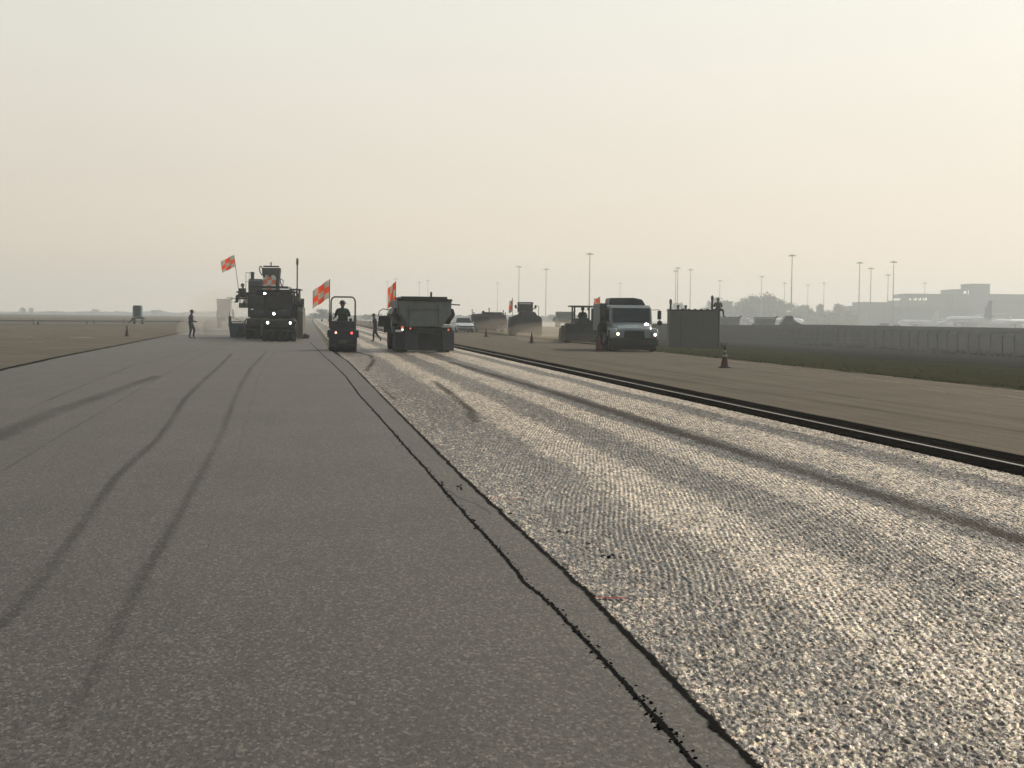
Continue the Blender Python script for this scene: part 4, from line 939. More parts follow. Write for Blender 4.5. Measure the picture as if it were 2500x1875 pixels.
def far_dump_truck(loc, rot, label, cab_side=1):
    r = thing('far_dump_truck', label, 'truck', loc, rot, 'hazy dump trucks in the distance')
    b = MB(); b.prism([(-1.2, 1.15), (-1.35, 1.8), (-1.5, 2.6), (1.5, 2.6), (1.35, 1.8), (1.2, 1.15)], 'y', 0, 5.0); b.build('dump_body', 'tailgate_green', r, bevel=.03)
    b = MB(); b.box((0, 2.4, 2.7), (3.0, 5.2, .14)); b.prism([(1.2, 2.7), (1.75, 2.98), (1.8, 2.8), (1.5, 2.6)], 'y', .2, 1.2); b.build('canopy_edge', 'machine_grey', r)
    b = MB(); b.prism([(-1.4, .9), (-1.4, 1.9), (-1.75, 1.7), (-1.9, 1.2), (-1.8, .9)], 'y', 5, 6.5); b.prism([(1.4, .9), (1.4, 1.9), (1.75, 1.7), (1.9, 1.2), (1.8, .9)], 'y', 5, 6.5); b.box((0, 6.2, 1.7), (2.3, 1.8, 1.6)); b.build('cab', 'machine_grey', r, bevel=.05)
    b = MB(); b.box((0, 3, .85), (1.0, 7, .3)); b.build('chassis', 'dark_steel', r)
    for y in (1.2, 2.6, 6.4):
        for sx in (-1, 1): wheel(r, sx * 1.12, y, .52, .5)
    return r
def far_loader(loc, rot, label):
    r = thing('far_loader', label, 'loader', loc, rot)
    b = MB(); b.prism([(-1.6, .6), (-1.5, 2.0), (-.7, 3.1), (.3, 3.1), (.7, 2.4), (2.1, 1.8), (2.3, .7)], 'y', 0, 2.2); b.build('body', 'machine_grey', r, bevel=.08)
    b = MB(); b.box((-.25, -.02, 2.55), (.8, .05, .6)); b.build('window', 'glass_dark', r)
    for x in (-1.0, 1.4): 
        for y in (.2, 2.1): 
            b = MB(); b.lathe([(-.25, .6), (-.2, .75), (.2, .75), (.25, .6)], (x, y, .75), (0, 1, 0), 20); b.build('wheel', 'black_rubber', r)
    return r
def cone(loc, label, s=1.0, stub=False, rot=0):
    r = thing('traffic_cone', label, 'cone', loc, rot, 'traffic cones along the shoulder', s)
    b = MB(); b.box((0, 0, .02), (.37, .37, .04), (.95, .95, 0, 0)); b.build('base', 'cone_base', r, bevel=.01)
    b = MB(); b.lathe([(.038, .145), (.06, .135), (.36, .083), (.37, .081)], (0, 0, 0), (0, 0, 1), 24); b.build('cone_body', 'cone_orange', r, smooth=False)
    b = MB(); b.lathe([(.372, .082), (.46, .066)], (0, 0, 0), (0, 0, 1), 24); b.build('collar', 'reflective_white' if not stub else 'cone_orange', r)
    b = MB(); b.lathe([(.462, .064), (.52, .054)], (0, 0, 0), (0, 0, 1), 24); b.build('neck_band', 'cone_orange', r)
    b = MB(); b.lathe([(.522, .054), (.60, .040)], (0, 0, 0), (0, 0, 1), 24); b.build('collar', 'reflective_white' if not stub else 'cone_orange', r)
    b = MB(); b.lathe([(.602, .040), (.68, .028), (.71, .034), (.72, .02)], (0, 0, 0), (0, 0, 1), 24); b.build('tip', 'cone_base', r)
    return r
# ------------------------------------------------------------------ placing the machines and people
def Gt(px, py):
    """ground point under a pixel on the falling verge"""
    z = 0.0
    for _ in range(40):
        p = G(px, py, z); u, v = toL(p); z = .7 * z + .3 * zr(u)
    return Vector((p.x, p.y, z))
def gz(px, py): return G(px, py, 0)
pr = pneumatic_roller(at(681, 831, 93) * Vector((1, 1, 0)) if False else Vector((at(683, 800, 94.5).x, 94.5, 0)), LANE, 'wide pneumatic roller with its round headlights on and a pale bumper frame')
pr2 = copy_tree(pr); pr2.location = (at(640, 800, 101).x, 101, 0)
pr2['label'] = 'second pneumatic roller half hidden behind the one with the pale bumper frame'
for nm in [c.name for c in pr2.children if c.name.split('.')[0] in ('headlight', 'work_light')]:
    for k in [g.name for g in bpy.data.objects[nm].children]: bpy.data.objects.remove(bpy.data.objects[k])
    bpy.data.objects.remove(bpy.data.objects[nm])
PX = at(664, 800, 104.5).x
paver((PX + .1, 104.5, 0), R(3))
transfer_vehicle((at(661, 760, 150).x, 150, 0), R(4))
bn = checker_panel((at(657, 760, 148.9).x, 148.9, 3.86), R(4)); bn.scale = (1.27,) * 3; bn.rotation_euler = (R(-14), 0, R(4)); bn.location.y -= .12
flag((at(586, 735, 103).x, 103.0, 2.45), 2.9, .86, .74, 'drooping checkered flag on a leaning staff high above the left side of the paver', lean=-.14, droop=.42, mat='checker_cloth', fold=.10)
SIT = dict(pelvis=(0, 0, .04), waist=(0, 0, .17), chest=(0, -.02, .38), neck=(0, -.03, .55), jaw=(0, -.06, .62), skull=(0, -.06, .72), lh=(-.10, -.03, .02), rh=(.10, -.03, .02),
           lk=(-.15, -.42, .05), rk=(.15, -.42, .05), la=(-.15, -.44, -.36), ra=(.15, -.44, -.36), lt=(-.15, -.58, -.40), rt=(.15, -.58, -.40),
           ls=(-.20, -.02, .47), rs=(.20, -.02, .47), le=(-.29, -.10, .22), re=(.29, -.10, .22), lw=(-.20, -.34, .26), rw=(.20, -.34, .26), lf=(-.16, -.42, .28), rf=(.16, -.42, .28))
GP = 'people working around the machines'
person((PX + .1 - 1.98, 104.5, 2.72), R(-60), SIT, 'operator sitting at the raised left station of the paver', 'vest_olive', group=GP)
person((PX + .1 + 1.62, 104.4, 2.12), R(30), SIT, 'operator sitting at the right station of the paver beside the thin mast', 'vest_olive', group=GP)
# small tandem roller with its driver
tr = Vector((at(837, 857, 70.3).x, 70.3 , -.05)); tandem_roller(tr, LANE)
person(fromL(toL(tr)[0] - .02, toL(tr)[1] + .30, 1.30), math.pi + LANE, SIT, 'driver in a wide brimmed hard hat sitting on the small roller', 'vest_green', group=GP, brim=True, scale=1.10)
flag(fromL(toL(tr)[0] - .60, toL(tr)[1] + .05, 1.0), 2.12, .74, .80, 'large checkered flag flying from the left post of the small roller', droop=.50, rot=R(4), fold=.08)
# walking worker and the man standing on the new lane
person(G(916, 834, -.05) , R(-82), dict(rk=(.08, .06, .50), ra=(.08, .36, .17), rt=(.08, .30, .06), lk=(-.08, -.10, .50), la=(-.08, -.10, .08), lt=(-.08, -.25, .04), lw=(-.2, -.08, .92), rw=(.2, .05, .90), chest=(0, -.04, 1.30), neck=(0, -.06, 1.48), jaw=(0, -.11, 1.55), skull=(0, -.10, 1.66)),
       'person in dark work clothes walking left between the small roller and the dump truck', 'clothes_dark', group=GP, scale=.98)
person(G(466, 826), R(84), dict(rk=(.09, -.20, .52), ra=(.09, -.12, .09), rt=(.09, -.27, .05), lk=(-.09, -.02, .48), la=(-.09, .08, .08), lt=(-.09, -.08, .04), le=(-.24, .02, 1.14), lw=(-.2, -.22, 1.05), lf=(-.18, -.30, 1.06), re=(.24, .02, 1.14), rw=(.18, -.22, 1.03), rf=(.16, -.30, 1.04), pelvis=(0, .05, .95), skull=(0, -.05, 1.67), jaw=(0, -.07, 1.56)),
       'person standing alone on the new asphalt left of the paver, facing right'+'', 'clothes_navy', trousers='clothes_navy', group=GP)
# dump truck seen from behind
dt = Vector((at(1036, 857, 71).x, 71, -.05)); dump_truck_rear(dt, LANE)
flag(fromL(toL(dt)[0] - 1.04, toL(dt)[1] + 5.0, 1.75), 1.42, .50, 1.0, 'narrow furled checkered flag standing at the left front of the dump truck', droop=.30, narrow=.75, fold=.10, mat='checker_cloth_shifted')
MG = None
car(Vector((at(1137, 812, 157).x, 157, 0)), LANE + R(3), 'silver car facing the camera right of the dump truck')
box_truck(Vector((at(1196, 812, 168).x, 168, 0)), R(2))
wl = Vector((at(1282, 818, 139).x, 139, 0)); wheel_loader(wl, R(2))
flag((at(1251, 780, 139).x, 139, 1.2), 2.05, .34, 1.0, 'small dark furled flag on the left side of the wheel loader', droop=.35, narrow=.7, rot=R(50))
sl_ = Vector((at(1421, 838, 102).x, 102, 0)); skid_loader(sl_, R(3))
person((sl_.x + .02, 102.15, 1.42), R(180), SIT, 'operator sitting under the roof of the dusty tractor loader', 'clothes_dark', group=GP, hat='hat_dark')
flag((at(1464, 760, 101.3).x, 101.3, 1.5), 1.42, .42, .55, 'small red checkered flag at the roof corner of the tractor loader', droop=.10, narrow=.9)
sweeper_truck(Vector((at(1548, 858, 76).x, 76, 0)), R(4))

# cones
CL = ['cone with pale collars standing nearest the camera below the seated watcher', 'cone standing just in front of the sweeper truck', 'cone standing on the shoulder in front of the wheel loader', 'farthest cone on the right shoulder below the maroon truck']
for i, (x, y) in enumerate(((1769, 898), (1461, 858), (1298, 838), (1187, 823))):
    cone(G(x, y), CL[i], .97 if i == 0 else (1.18 if i == 1 else .95), rot=R(10 * i), stub=i > 0)
cone(G(310, 821, -.06), 'tall cone standing alone beyond the left border of the new lane', 1.05, stub=True)

# grey concrete block with posts, the watcher on its corner
bp_ = Gt(1695, 848.5); s_ = bp_.y / FPX
blk = thing('concrete_block', 'grey windowless concrete block with posts on top between truck and fence', 'block', bp_ , R(-2))
wB, hB = 123 * s_, 90 * s_
b = MB(); b.box((0, 1.3, hB / 2), (wB, 2.6, hB)); b.build('wall', 'block_concrete', blk, bevel=.04)
b = MB(); b.box((0, 1.3, hB + .03), (wB + .10, 2.7, .09)); b.build('cap', 'dark_steel', blk, bevel=.015)
b = MB()
b.box((-wB / 2 + .78, -.012, hB / 2), (.03, .02, hB - .1)); b.box((wB / 2 - .10, -.012, hB / 2), (.05, .02, hB - .1)); b.build('joint', 'dark_steel', blk)
for x, h, kn in ((-59, 25, 1), (-41, 13, 0), (-22, 13, 0), (42, 35, 1)):
    x = x * s_; h = h * s_
    b = MB(); b.cyl((x, .1, hB), (x, .1, hB + h), .075, .07, 10)
    if kn: b.ball((x, .1, hB + h - .12), .13, (.8, .8, 1.6), 2)
    else: b.cyl((x, .1, hB + h * .7), (x, .1, hB + h), .10, .09, 10)
    b.build('post', 'dark_steel', blk)
b = MB()
for k in range(6): b.box((-wB / 2 + .9 + k * .42, .2, hB + .10), (.18, .12, .06))
b.build('lug', 'dark_steel', blk)
HANG = dict(SIT); HANG.update(lh=(-.10, -.02, .02), lk=(-.36, -.03, -.02), la=(-.40, -.02, -.44), lt=(-.52, -.02, -.52), rk=(.12, -.40, .05), ra=(.12, -.44, -.34), rt=(.12, -.58, -.38),
            lw=(-.22, -.20, .20), rw=(.22, -.20, .20), le=(-.30, -.04, .24), re=(.30, -.04, .24), skull=(0, -.05, .73))
person((bp_.x + wB / 2 - .12, bp_.y + .18, bp_.z + hB + .08), math.pi, HANG, 'watcher seen from behind sitting on the corner of the concrete block', 'vest_olive', group=GP, hat='hat_pale', scale=.97)
# small marker board and short post beside the block
mk = Gt(1767, 862); r = thing('marker_board', 'low olive marker with a white top edge on the grass beside the block', 'sign', mk, 0)
sm = mk.y / FPX
b = MB(); b.box((0, 0, 16 * sm), (12 * sm, .06, 10 * sm)); b.build('panel', 'machine_tan', r)
b = MB(); b.box((0, -.01, 26.5 * sm), (15 * sm, .08, 2.6 * sm)); b.build('top_edge', 'reflective_white', r)
b = MB()
for sx in (-1, 1): b.box((sx * 6.2 * sm, 0, 14 * sm), (.05, .05, 28 * sm))
b.build('leg', 'machine_tan', r)
# portable toilet on a trailer, far left
tl = G(336, 791, -.06); k = tl.y / FPX
r = thing('portable_toilet', 'blue grey portable toilet riding on a low trailer in the far field', 'toilet', tl, 0)
b = MB(); b.prism([(-9.5 * k, 17 * k), (-10.5 * k, 19 * k), (-10.5 * k, 43 * k), (-8.5 * k, 45.5 * k), (8.5 * k, 45.5 * k), (10.5 * k, 43 * k), (10.5 * k, 19 * k), (9.5 * k, 17 * k)], 'y', -.45, .45); b.build('cabin', 'toilet_blue', r, bevel=.03)
b = MB(); b.box((3 * k, 0, 14 * k), (30 * k, 1.2, 3 * k)); b.prism([(-11 * k, 14 * k), (-22 * k, 3 * k), (-20 * k, 2 * k), (-9 * k, 12 * k)], 'y', -.3, .3); b.build('trailer_bed', 'machine_grey', r)
b = MB(); b.box((6 * k, -.5, 16.5 * k), (22 * k, .2, 1.5 * k)); b.build('rail', 'machine_grey', r)
b = MB(); b.box((0, -.47, 31 * k), (13 * k, .03, 24 * k)); b.build('door', 'machine_grey', r)
for sx in (-8, 12): wheel(r, sx * k, 0, 6 * k, .3)
# ------------------------------------------------------------------ perimeter fence, lateral distance 68.5 m, each post a part
FU = 68.5; fz = -1.60
fence = thing('perimeter_fence', 'long grey chain link fence with angled barbed wire arms beyond the grass verge', 'fence', (0, 0, 0), LANE)
rr_ = random.Random(4)
v = 118.0; pv = []
while len(pv) < 95: pv.append(v); v += 2.75
for i, v in enumerate(pv):
    b = MB(); t = rr_.uniform(-.04, .04); h = 1.98 + rr_.uniform(-.04, .04)
    b.cyl((FU + t, v, fz - .1), (FU, v, fz + h), .06 if i % 6 else .09, None, 6); b.cyl((FU, v, fz + h), (FU + .42, v, fz + h + .34), .045, .035, 5)
    b.build('post', 'fence_steel', fence)
b = MB()
for (u, z) in ((FU, 1.95), (FU, .12), (FU, 1.05), (FU + .14, 2.10), (FU + .27, 2.2), (FU + .40, 2.31)):
    b.cyl((FU - FU + u, pv[0] - 3, fz + z), (u, pv[-1], fz + z), .016, None, 4)
b.build('wire', 'fence_steel', fence)
b = MB(); b.box((FU, (pv[0] + pv[-1]) / 2, fz + 1.0), (.01, pv[-1] - pv[0] + 4, 1.9)); b.build('chain_link', 'chain_link', fence)
# scrub along the foot of the fence
def scrub(name, spots, label, mat='grass_verge'):
    b = bmesh.new(); r_ = random.Random(8)
    for (u, v, z, s) in spots:
        for k in range(9):
            a = r_.uniform(0, 6.28); q_ = r_.uniform(.3, 1) * s; w_ = .22 * s; ox, oy = r_.gauss(0, .35) * s, r_.gauss(0, .35) * s
            b.faces.new([b.verts.new((u + ox - w_ * math.sin(a), v + oy + w_ * math.cos(a), z - .02)), b.verts.new((u + ox + w_ * math.sin(a), v + oy - w_ * math.cos(a), z - .02)), b.verts.new((u + ox + q_ * .5 * math.cos(a), v + oy + q_ * .5 * math.sin(a), z + q_))])
    me = bpy.data.meshes.new(name); b.to_mesh(me); b.free(); me.materials.append(MATS[mat]); o = bpy.data.objects.new(name, me); C.objects.link(o); o.rotation_euler = (0, 0, LANE)
    tag(o, kind='stuff', label=label)
scrub('roadside_scrub', [(rr_.uniform(64, 70), rr_.uniform(110, 380), -1.6, rr_.uniform(.15, .4)) for _ in range(700)] + [(rr_.uniform(35, 60), rr_.uniform(60, 300), 0, 0) for _ in range(0)], 'low dry scrub growing along the fence')
scrub('field_scrub', [(rr_.uniform(-120, -12), 35 + 300 * rr_.random() ** 1.5, -.06, rr_.uniform(.02, .09)) for _ in range(1500)], 'sparse dry weeds on the open ground left of the lane', 'ground_left')

# ------------------------------------------------------------------ floodlight masts
def mast(loc, label, h=30.0):
    r = thing('floodlight_mast', label, 'mast', loc, 0, 'tall floodlight masts on the apron')
    b = MB(); b.cyl((0, 0, 0), (0, 0, h - .6), .30, .15, 10); b.build('pole', 'mast_steel', r)
    b = MB(); b.lathe([(-.15, .7), (0, .95), (.12, .95), (.45, .3)], (0, 0, h - .4), (0, 0, 1), 14)
    for k in range(8):
        a = k * math.pi / 4; b.box((1.25 * math.cos(a), 1.25 * math.sin(a), h - .5), (.55, .55, .35))
    b.build('lamp_ring', 'mast_steel', r)
    return r
MX = [(945, 687, 'thin mast left of the flag by the dump truck'), (966, 680, 'mast rising behind the narrow flag by the dump truck'), (1023, 688, 'faint mast above the left half of the dump truck'), (1044, 684, 'fainter mast right of the one above the dump truck'),
      (1214, 690, 'very faint mast over the maroon truck'), (1266, 650, 'mast rising behind the cab of the wheel loader'), (1332, 656, 'mast between the wheel loader and the tractor loader'), (1438, 618, 'tallest mast, behind the tractor loader'),
      (1513, 690, 'faint short mast above the sweeper truck'), (1648, 660, 'mast above the left post of the concrete block'), (1653, 653, 'mast just right of another one above the concrete block'), (1684, 657, 'mast with round head over the middle of the concrete block'),
      (1756, 684, 'short mast behind the seated watcher'), (1858, 674, 'faint mast above the highest trees'), (1914, 690, 'faint mast between the trees and the tall right mast'), (1931, 622, 'tall mast standing alone right of the trees'),
      (1971, 695, 'faint mast right of the tall lone mast'), (2010, 690, 'faintest mast over the tree gap'), (2096, 640, 'left mast of the three at the terminal'), (2124, 654, 'shortest mast of the three at the terminal'), (2179, 638, 'right mast of the three at the terminal'), (2166, 670, 'faint mast just left of the terminal block'), (2256, 690, 'faint mast on the roofline of the terminal')]
for x, y, lb_ in MX:
    Y = (30 - 1.6 - CAMH) * FPX / (hor(x) - y); p = at(x, y, Y); base = Vector((at(x, hor(x), Y).x, Y, -1.6)); base.x -= 0
    mast(base, lb_)

# ------------------------------------------------------------------ trees
def tree_proto(seed, h, wd, slim=1.0):
    r_ = random.Random(seed)
    root = bpy.data.objects.new('broadleaf_tree', None); C.objects.link(root)
    b = MB(); b.cyl((0, 0, 0), (0, 0, h * .45), h * .028, h * .018, 8)
    for k in range(6):
        a = r_.uniform(0, 6.28); b.cyl((0, 0, h * r_.uniform(.25, .42)), (math.cos(a) * wd * .28, math.sin(a) * wd * .28, h * r_.uniform(.55, .75)), h * .013, h * .005, 6)
    b.build('trunk', 'bark', root)
    bm = bmesh.new(); lobes = []
    for k in range(16):
        a = r_.uniform(0, 6.28); q_ = r_.random() ** .6; zz = r_.uniform(.30, .88); rad = wd * .5 * q_ * (1.15 - abs(zz - .5)) * .8
        lobes.append((Vector((math.cos(a) * rad, math.sin(a) * rad, h * zz)), wd * r_.uniform(.13, .24)))
    lobes.append((Vector((0, 0, h * .86)), wd * .15))
    for c, rad in lobes:
        for i in range(95):
            d = Vector((r_.gauss(0, 1), r_.gauss(0, 1), r_.gauss(0, .8))).normalized() * rad * r_.uniform(.5, 1.08); p = c + d; s = h * r_.uniform(.018, .042)
            e1 = Vector((r_.gauss(0, 1), r_.gauss(0, 1), r_.gauss(0, 1))).normalized(); e2 = e1.cross(d.normalized() if d.length else e1).normalized()
            bm.faces.new([bm.verts.new(p + e1 * s), bm.verts.new(p + e2 * s * .8), bm.verts.new(p - e1 * s), bm.verts.new(p - e2 * s * .8)])
    me = bpy.data.meshes.new('crown'); bm.to_mesh(me); bm.free(); me.materials.append(MATS['leaves']); o = bpy.data.objects.new('crown', me); C.objects.link(o); o.parent = root
    return root
protos = [tree_proto(1, 10, 8), tree_proto(2, 10, 9.5), tree_proto(3, 10, 6.5), tree_proto(4, 10, 11)]
used_p = set()
def tree(px, ytop, Y, wf=1.0, label='', group='hazy trees along the airfield', zb=-1.6, k=None):
    k = rr_.randrange(4) if k is None else k
    if k not in used_p: o = protos[k]; used_p.add(k)
    else: o = copy_tree(protos[k])
    h = at(px, ytop, Y).z - zb; s = h / 9.6
    o.location = (at(px, hor(px), Y).x, Y, zb); o.scale = (s * wf, s * wf, s); o.rotation_euler = (0, 0, rr_.uniform(0, 6.28))
    tag(o, label, 'tree', group)
T = [  # px, top, distance, width factor, label
    (1652, 740, 1022, .9, 'small tree above the left part of the concrete block'), (1725, 752, 1079, 1.2, 'low tree just left of the tall post on the block'),
    (1745, 728, 1022, 1.0, 'tree directly behind the tall post on the block'), (1775, 734, 999, 1.2, 'tree showing right of the seated watcher'), (1800, 745, 1056, 1.2, 'low tree in the dip right of the seated watcher'),
    (1818, 735, 1022, 1.0, 'tree on the left shoulder of the highest group'), (1836, 724, 988, 1.0, 'pointed tree left of the highest crown'), (1850, 735, 1090, 1.3, 'broad tree behind the left aircraft fin'), (1868, 721, 999, 1.1, 'highest crown of the tree group'),
    (1885, 736, 1022, 1.2, 'tree right below the highest crown'), (1902, 731, 1010, 1.0, 'tree with a flat top right of the highest crown'), (1925, 741, 1044, 1.3, 'tree at the foot of the tall lone mast'), (1945, 752, 1056, 1.2, 'low tree just right of the tall lone mast'),
    (1962, 745, 1022, .9, 'round tree between the tall lone mast and the tree gap'), (1985, 760, 1090, 1.4, 'lowest tree in the gap before the terminal'), (2003, 742, 1022, .7, 'slim tree standing at the right side of the gap'), (2022, 758, 1079, 1.4, 'low broad tree left of the terminal trees'),
    (2045, 741, 1022, .9, 'dark round tree near the low terminal building'), (2062, 752, 1067, 1.2, 'low tree touching the low terminal building'),
    (785, 755, 726, 1.7, 'domed tree between the paver and the small roller'), (803, 764, 738, 2.2, 'low spreading tree seen through the hoop frame of the small roller'), (769, 765, 749, 2.0, 'low tree at the left end of the clump behind the small roller'),
    (893, 768, 795, 1.8, 'low distant tree left of the walking worker'), (1150, 768, 863, 1.8, 'low distant tree behind the white car'), (1345, 768, 908, 1.6, 'low distant tree between the two loaders'),
    (54, 751, 1420, 1.0, 'small faint tree on the far left horizon'), (76, 752, 1420, .8, 'fainter tree right of the small one on the left horizon'), (232, 755, 1590, 1.6, 'faint low tree left of the portable toilet'), (380, 757, 1590, 1.8, 'faint low tree right of the portable toilet')]
for t in T: tree(t[0], t[1], t[2], t[3], t[4])
for p_i, p_ in enumerate(protos):
    if p_i not in used_p:
        for ch in [k for k in bpy.data.objects if k.parent == p_]: bpy.data.objects.remove(ch)
        bpy.data.objects.remove(p_)
# far hedge mass below the trees: one belt of leaf clumps nobody could count
def belt(name, x0, x1, ytop, Y, label, seed, n=5200, zb=-1.6, amp=.35):
    r_ = random.Random(seed); bm = bmesh.new()
    A, B_ = at(x0, hor(x0), Y), at(x1, hor(x1), Y)
    for i in range(n):
        t = r_.random(); p = A.lerp(B_, t); H = (at(x0 + (x1 - x0) * t, ytop, Y).z - zb) * (1 + amp * mnoise.noise(Vector((t * 14, seed, 0))) + amp * .5 * mnoise.noise(Vector((t * 60, seed, 3))))
        z = zb + H * r_.random() ** .8; s = r_.uniform(.7, 1.7); c = Vector((p.x, Y + r_.uniform(-5, 5), z))
        e1 = Vector((r_.gauss(0, 1), r_.gauss(0, 1), r_.gauss(0, 1))).normalized() * s; e2 = e1.cross(Vector((r_.gauss(0, 1), r_.gauss(0, 1), r_.gauss(0, 1)))).normalized() * s
        bm.faces.new([bm.verts.new(c + e1), bm.verts.new(c + e2), bm.verts.new(c - e1), bm.verts.new(c - e2)])
    me = bpy.data.meshes.new(name); bm.to_mesh(me); bm.free(); me.materials.append(MATS['leaves']); o = bpy.data.objects.new(name, me); C.objects.link(o)
    tag(o, kind='stuff', label=label)
belt('undergrowth', 1700, 2090, 766, 1000, 'hazy undergrowth below the trees on the right', 3, 7000)
belt('far_hedge', 690, 1420, 773, 1150, 'very hazy low hedge on the middle horizon', 5, 8000, amp=.5)
belt('horizon_scrub', -150, 560, 762.5, 1800, 'faint scrub on the left horizon', 9, 6000, amp=.6)

# ------------------------------------------------------------------ terminal buildings
paint('opening_sky_glow', (.8, .8, .75), .4, dirt=0, emit=((1, .98, .9), .9))  # added glow stands in for sky seen through the openings
def bx(px0, px1, y0, Y, zb=-1.6):
    a, b_ = at(px0, y0, Y), at(px1, y0, Y); return a.x, b_.x, min(a.z, b_.z), zb
YT = 1120
lowb = thing('apron_building', 'low flat hazy building with a stepped roof left of the main terminal', 'building', (at(2150, 780, YT - 60).x, YT - 60, -1.6))
def part_box(parent, name, px0, px1, ytop, Y0, depth, mat, zb=-1.6, ztop=None, bevel=0):
    x0, x1, z1, _ = bx(px0, px1, ytop, Y0); 
    if ztop is not None: z1 = ztop
    o = parent.location; b = MB(); b.box(((x0 + x1) / 2 - o.x, Y0 + depth / 2 - o.y, (z1 + zb) / 2 - o.z), (x1 - x0, depth, z1 - zb)); return b.build(name, mat, parent, bevel=bevel)
part_box(lowb, 'wall', 2104, 2176, 738, YT - 60, 30, 'building_wall'); part_box(lowb, 'annex', 2081, 2103.8, 747, YT - 60, 26, 'building_wall'); part_box(lowb, 'annex', 2176.2, 2290, 747, YT - 60, 22, 'building_wall')
part_box(lowb, 'roof', 2103, 2177, 737, YT - 61, 32, 'building_dark', zb=at(2140, 738.2, YT - 60).z)
for k in range(7): part_box(lowb, 'window', 2110 + k * 9.2, 2115 + k * 9.2, 752, YT - 60.4, .3, 'building_dark', zb=at(2140, 758, YT - 60).z)
b = MB(); o = lowb.location; p = at(2200, 733, YT - 62); b.cyl((p.x - o.x, -2, 10), (p.x - o.x, -2, p.z + 1.6), .7, .6, 10); b.build('chimney', 'building_dark', lowb)
term = thing('terminal_building', 'long hazy terminal with a square tower and a window band glowing like sky', 'building', (at(2350, 780, YT).x, YT, -1.6))
zt = at(2300, 718, YT).z; zw1 = at(2250, 727, YT).z; zw0 = at(2250, 733.5, YT).z
part_box(term, 'lower_wall', 2216, 2330, 0, YT, 40, 'building_wall', ztop=zw0)
part_box(term, 'upper_wall', 2215, 2330, 718, YT - .3, 40, 'building_wall', zb=zw1)
for a_, b_ in ((2216, 2236), (2243, 2247), (2255, 2259), (2266, 2270), (2280, 2330)):
    part_box(term, 'pier', a_, b_, 0, YT + .2, 2, 'building_wall', zb=zw0 + .005, ztop=zw1 - .005)
part_box(term, 'wing', 2330.2, 2369, 706, YT - 2, 36, 'building_wall'); part_box(term, 'tower', 2369.2, 2417, 693.5, YT - 6, 24, 'building_wall')
part_box(term, 'wing', 2417.2, 2640, 719, YT, 40, 'building_wall')
part_box(term, 'roof_slab', 2213, 2331, 716.6, YT - 1.5, 42, 'building_dark', zb=zt + .02); part_box(term, 'roof_slab', 2416, 2641, 717.5, YT - 1.5, 42, 'building_dark', zb=at(2500, 719, YT).z + .02)
part_box(term, 'parapet', 2368, 2418.5, 692.5, YT - 7, 26, 'building_dark', zb=at(2390, 694.5, YT).z + .02)
for (a_, b_, y0_, y1_) in ((2353, 2359, 711, 717), (2364, 2368, 709, 719), (2236.5, 2242.5, 727, 733.2), (2247.5, 2254.5, 727, 733.2), (2259.5, 2265.5, 727, 733.2), (2270.5, 2279, 728, 733.2)):
    part_box(term, 'window', a_, b_, y0_, YT - 2.5 if y0_ < 720 else YT + .6, .3, 'opening_sky_glow', zb=at((a_ + b_) / 2, y1_, YT).z)
for k in range(14): part_box(term, 'window', 2422 + k * 9, 2428 + k * 9, 735, YT - .35, .3, 'building_dark', zb=at(2450, 741, YT).z)
pier = thing('jet_bridge_hall', 'long low pale roofed hall standing in front of the terminal', 'building', (at(2300, 780, YT - 90).x, YT - 90, -1.6))
part_box(pier, 'wall', 2205, 2380, 752, YT - 90, 20, 'building_wall'); part_box(pier, 'roof', 2203, 2382, 749, YT - 91, 22, 'building_wall', zb=at(2290, 751.5, YT - 90).z)
for k in range(9): part_box(pier, 'window', 2212 + k * 18, 2224 + k * 18, 757, YT - 90.4, .3, 'building_dark', zb=at(2290, 762, YT - 90).z)
hang = thing('hangar', 'curved roof hangar at the right frame edge behind the aircraft', 'building', (at(2500, 780, YT - 40).x, YT - 40, -1.6))
o = hang.location; b = MB(); Wd = 60; pts = [(-Wd, 0)] + [(-Wd * math.cos(a), 7.5 * math.sin(a) + 3) for a in [math.pi * i / 16 for i in range(17)]] + [(Wd, 0)]
b.prism([(p[0] + 9, p[1]) for p in pts], 'y', 0, 40); b.build('shell', 'building_wall', hang)
b = MB(); b.box((9, -.3, 3.2), (60, .4, 6)); b.build('door', 'building_dark', hang)

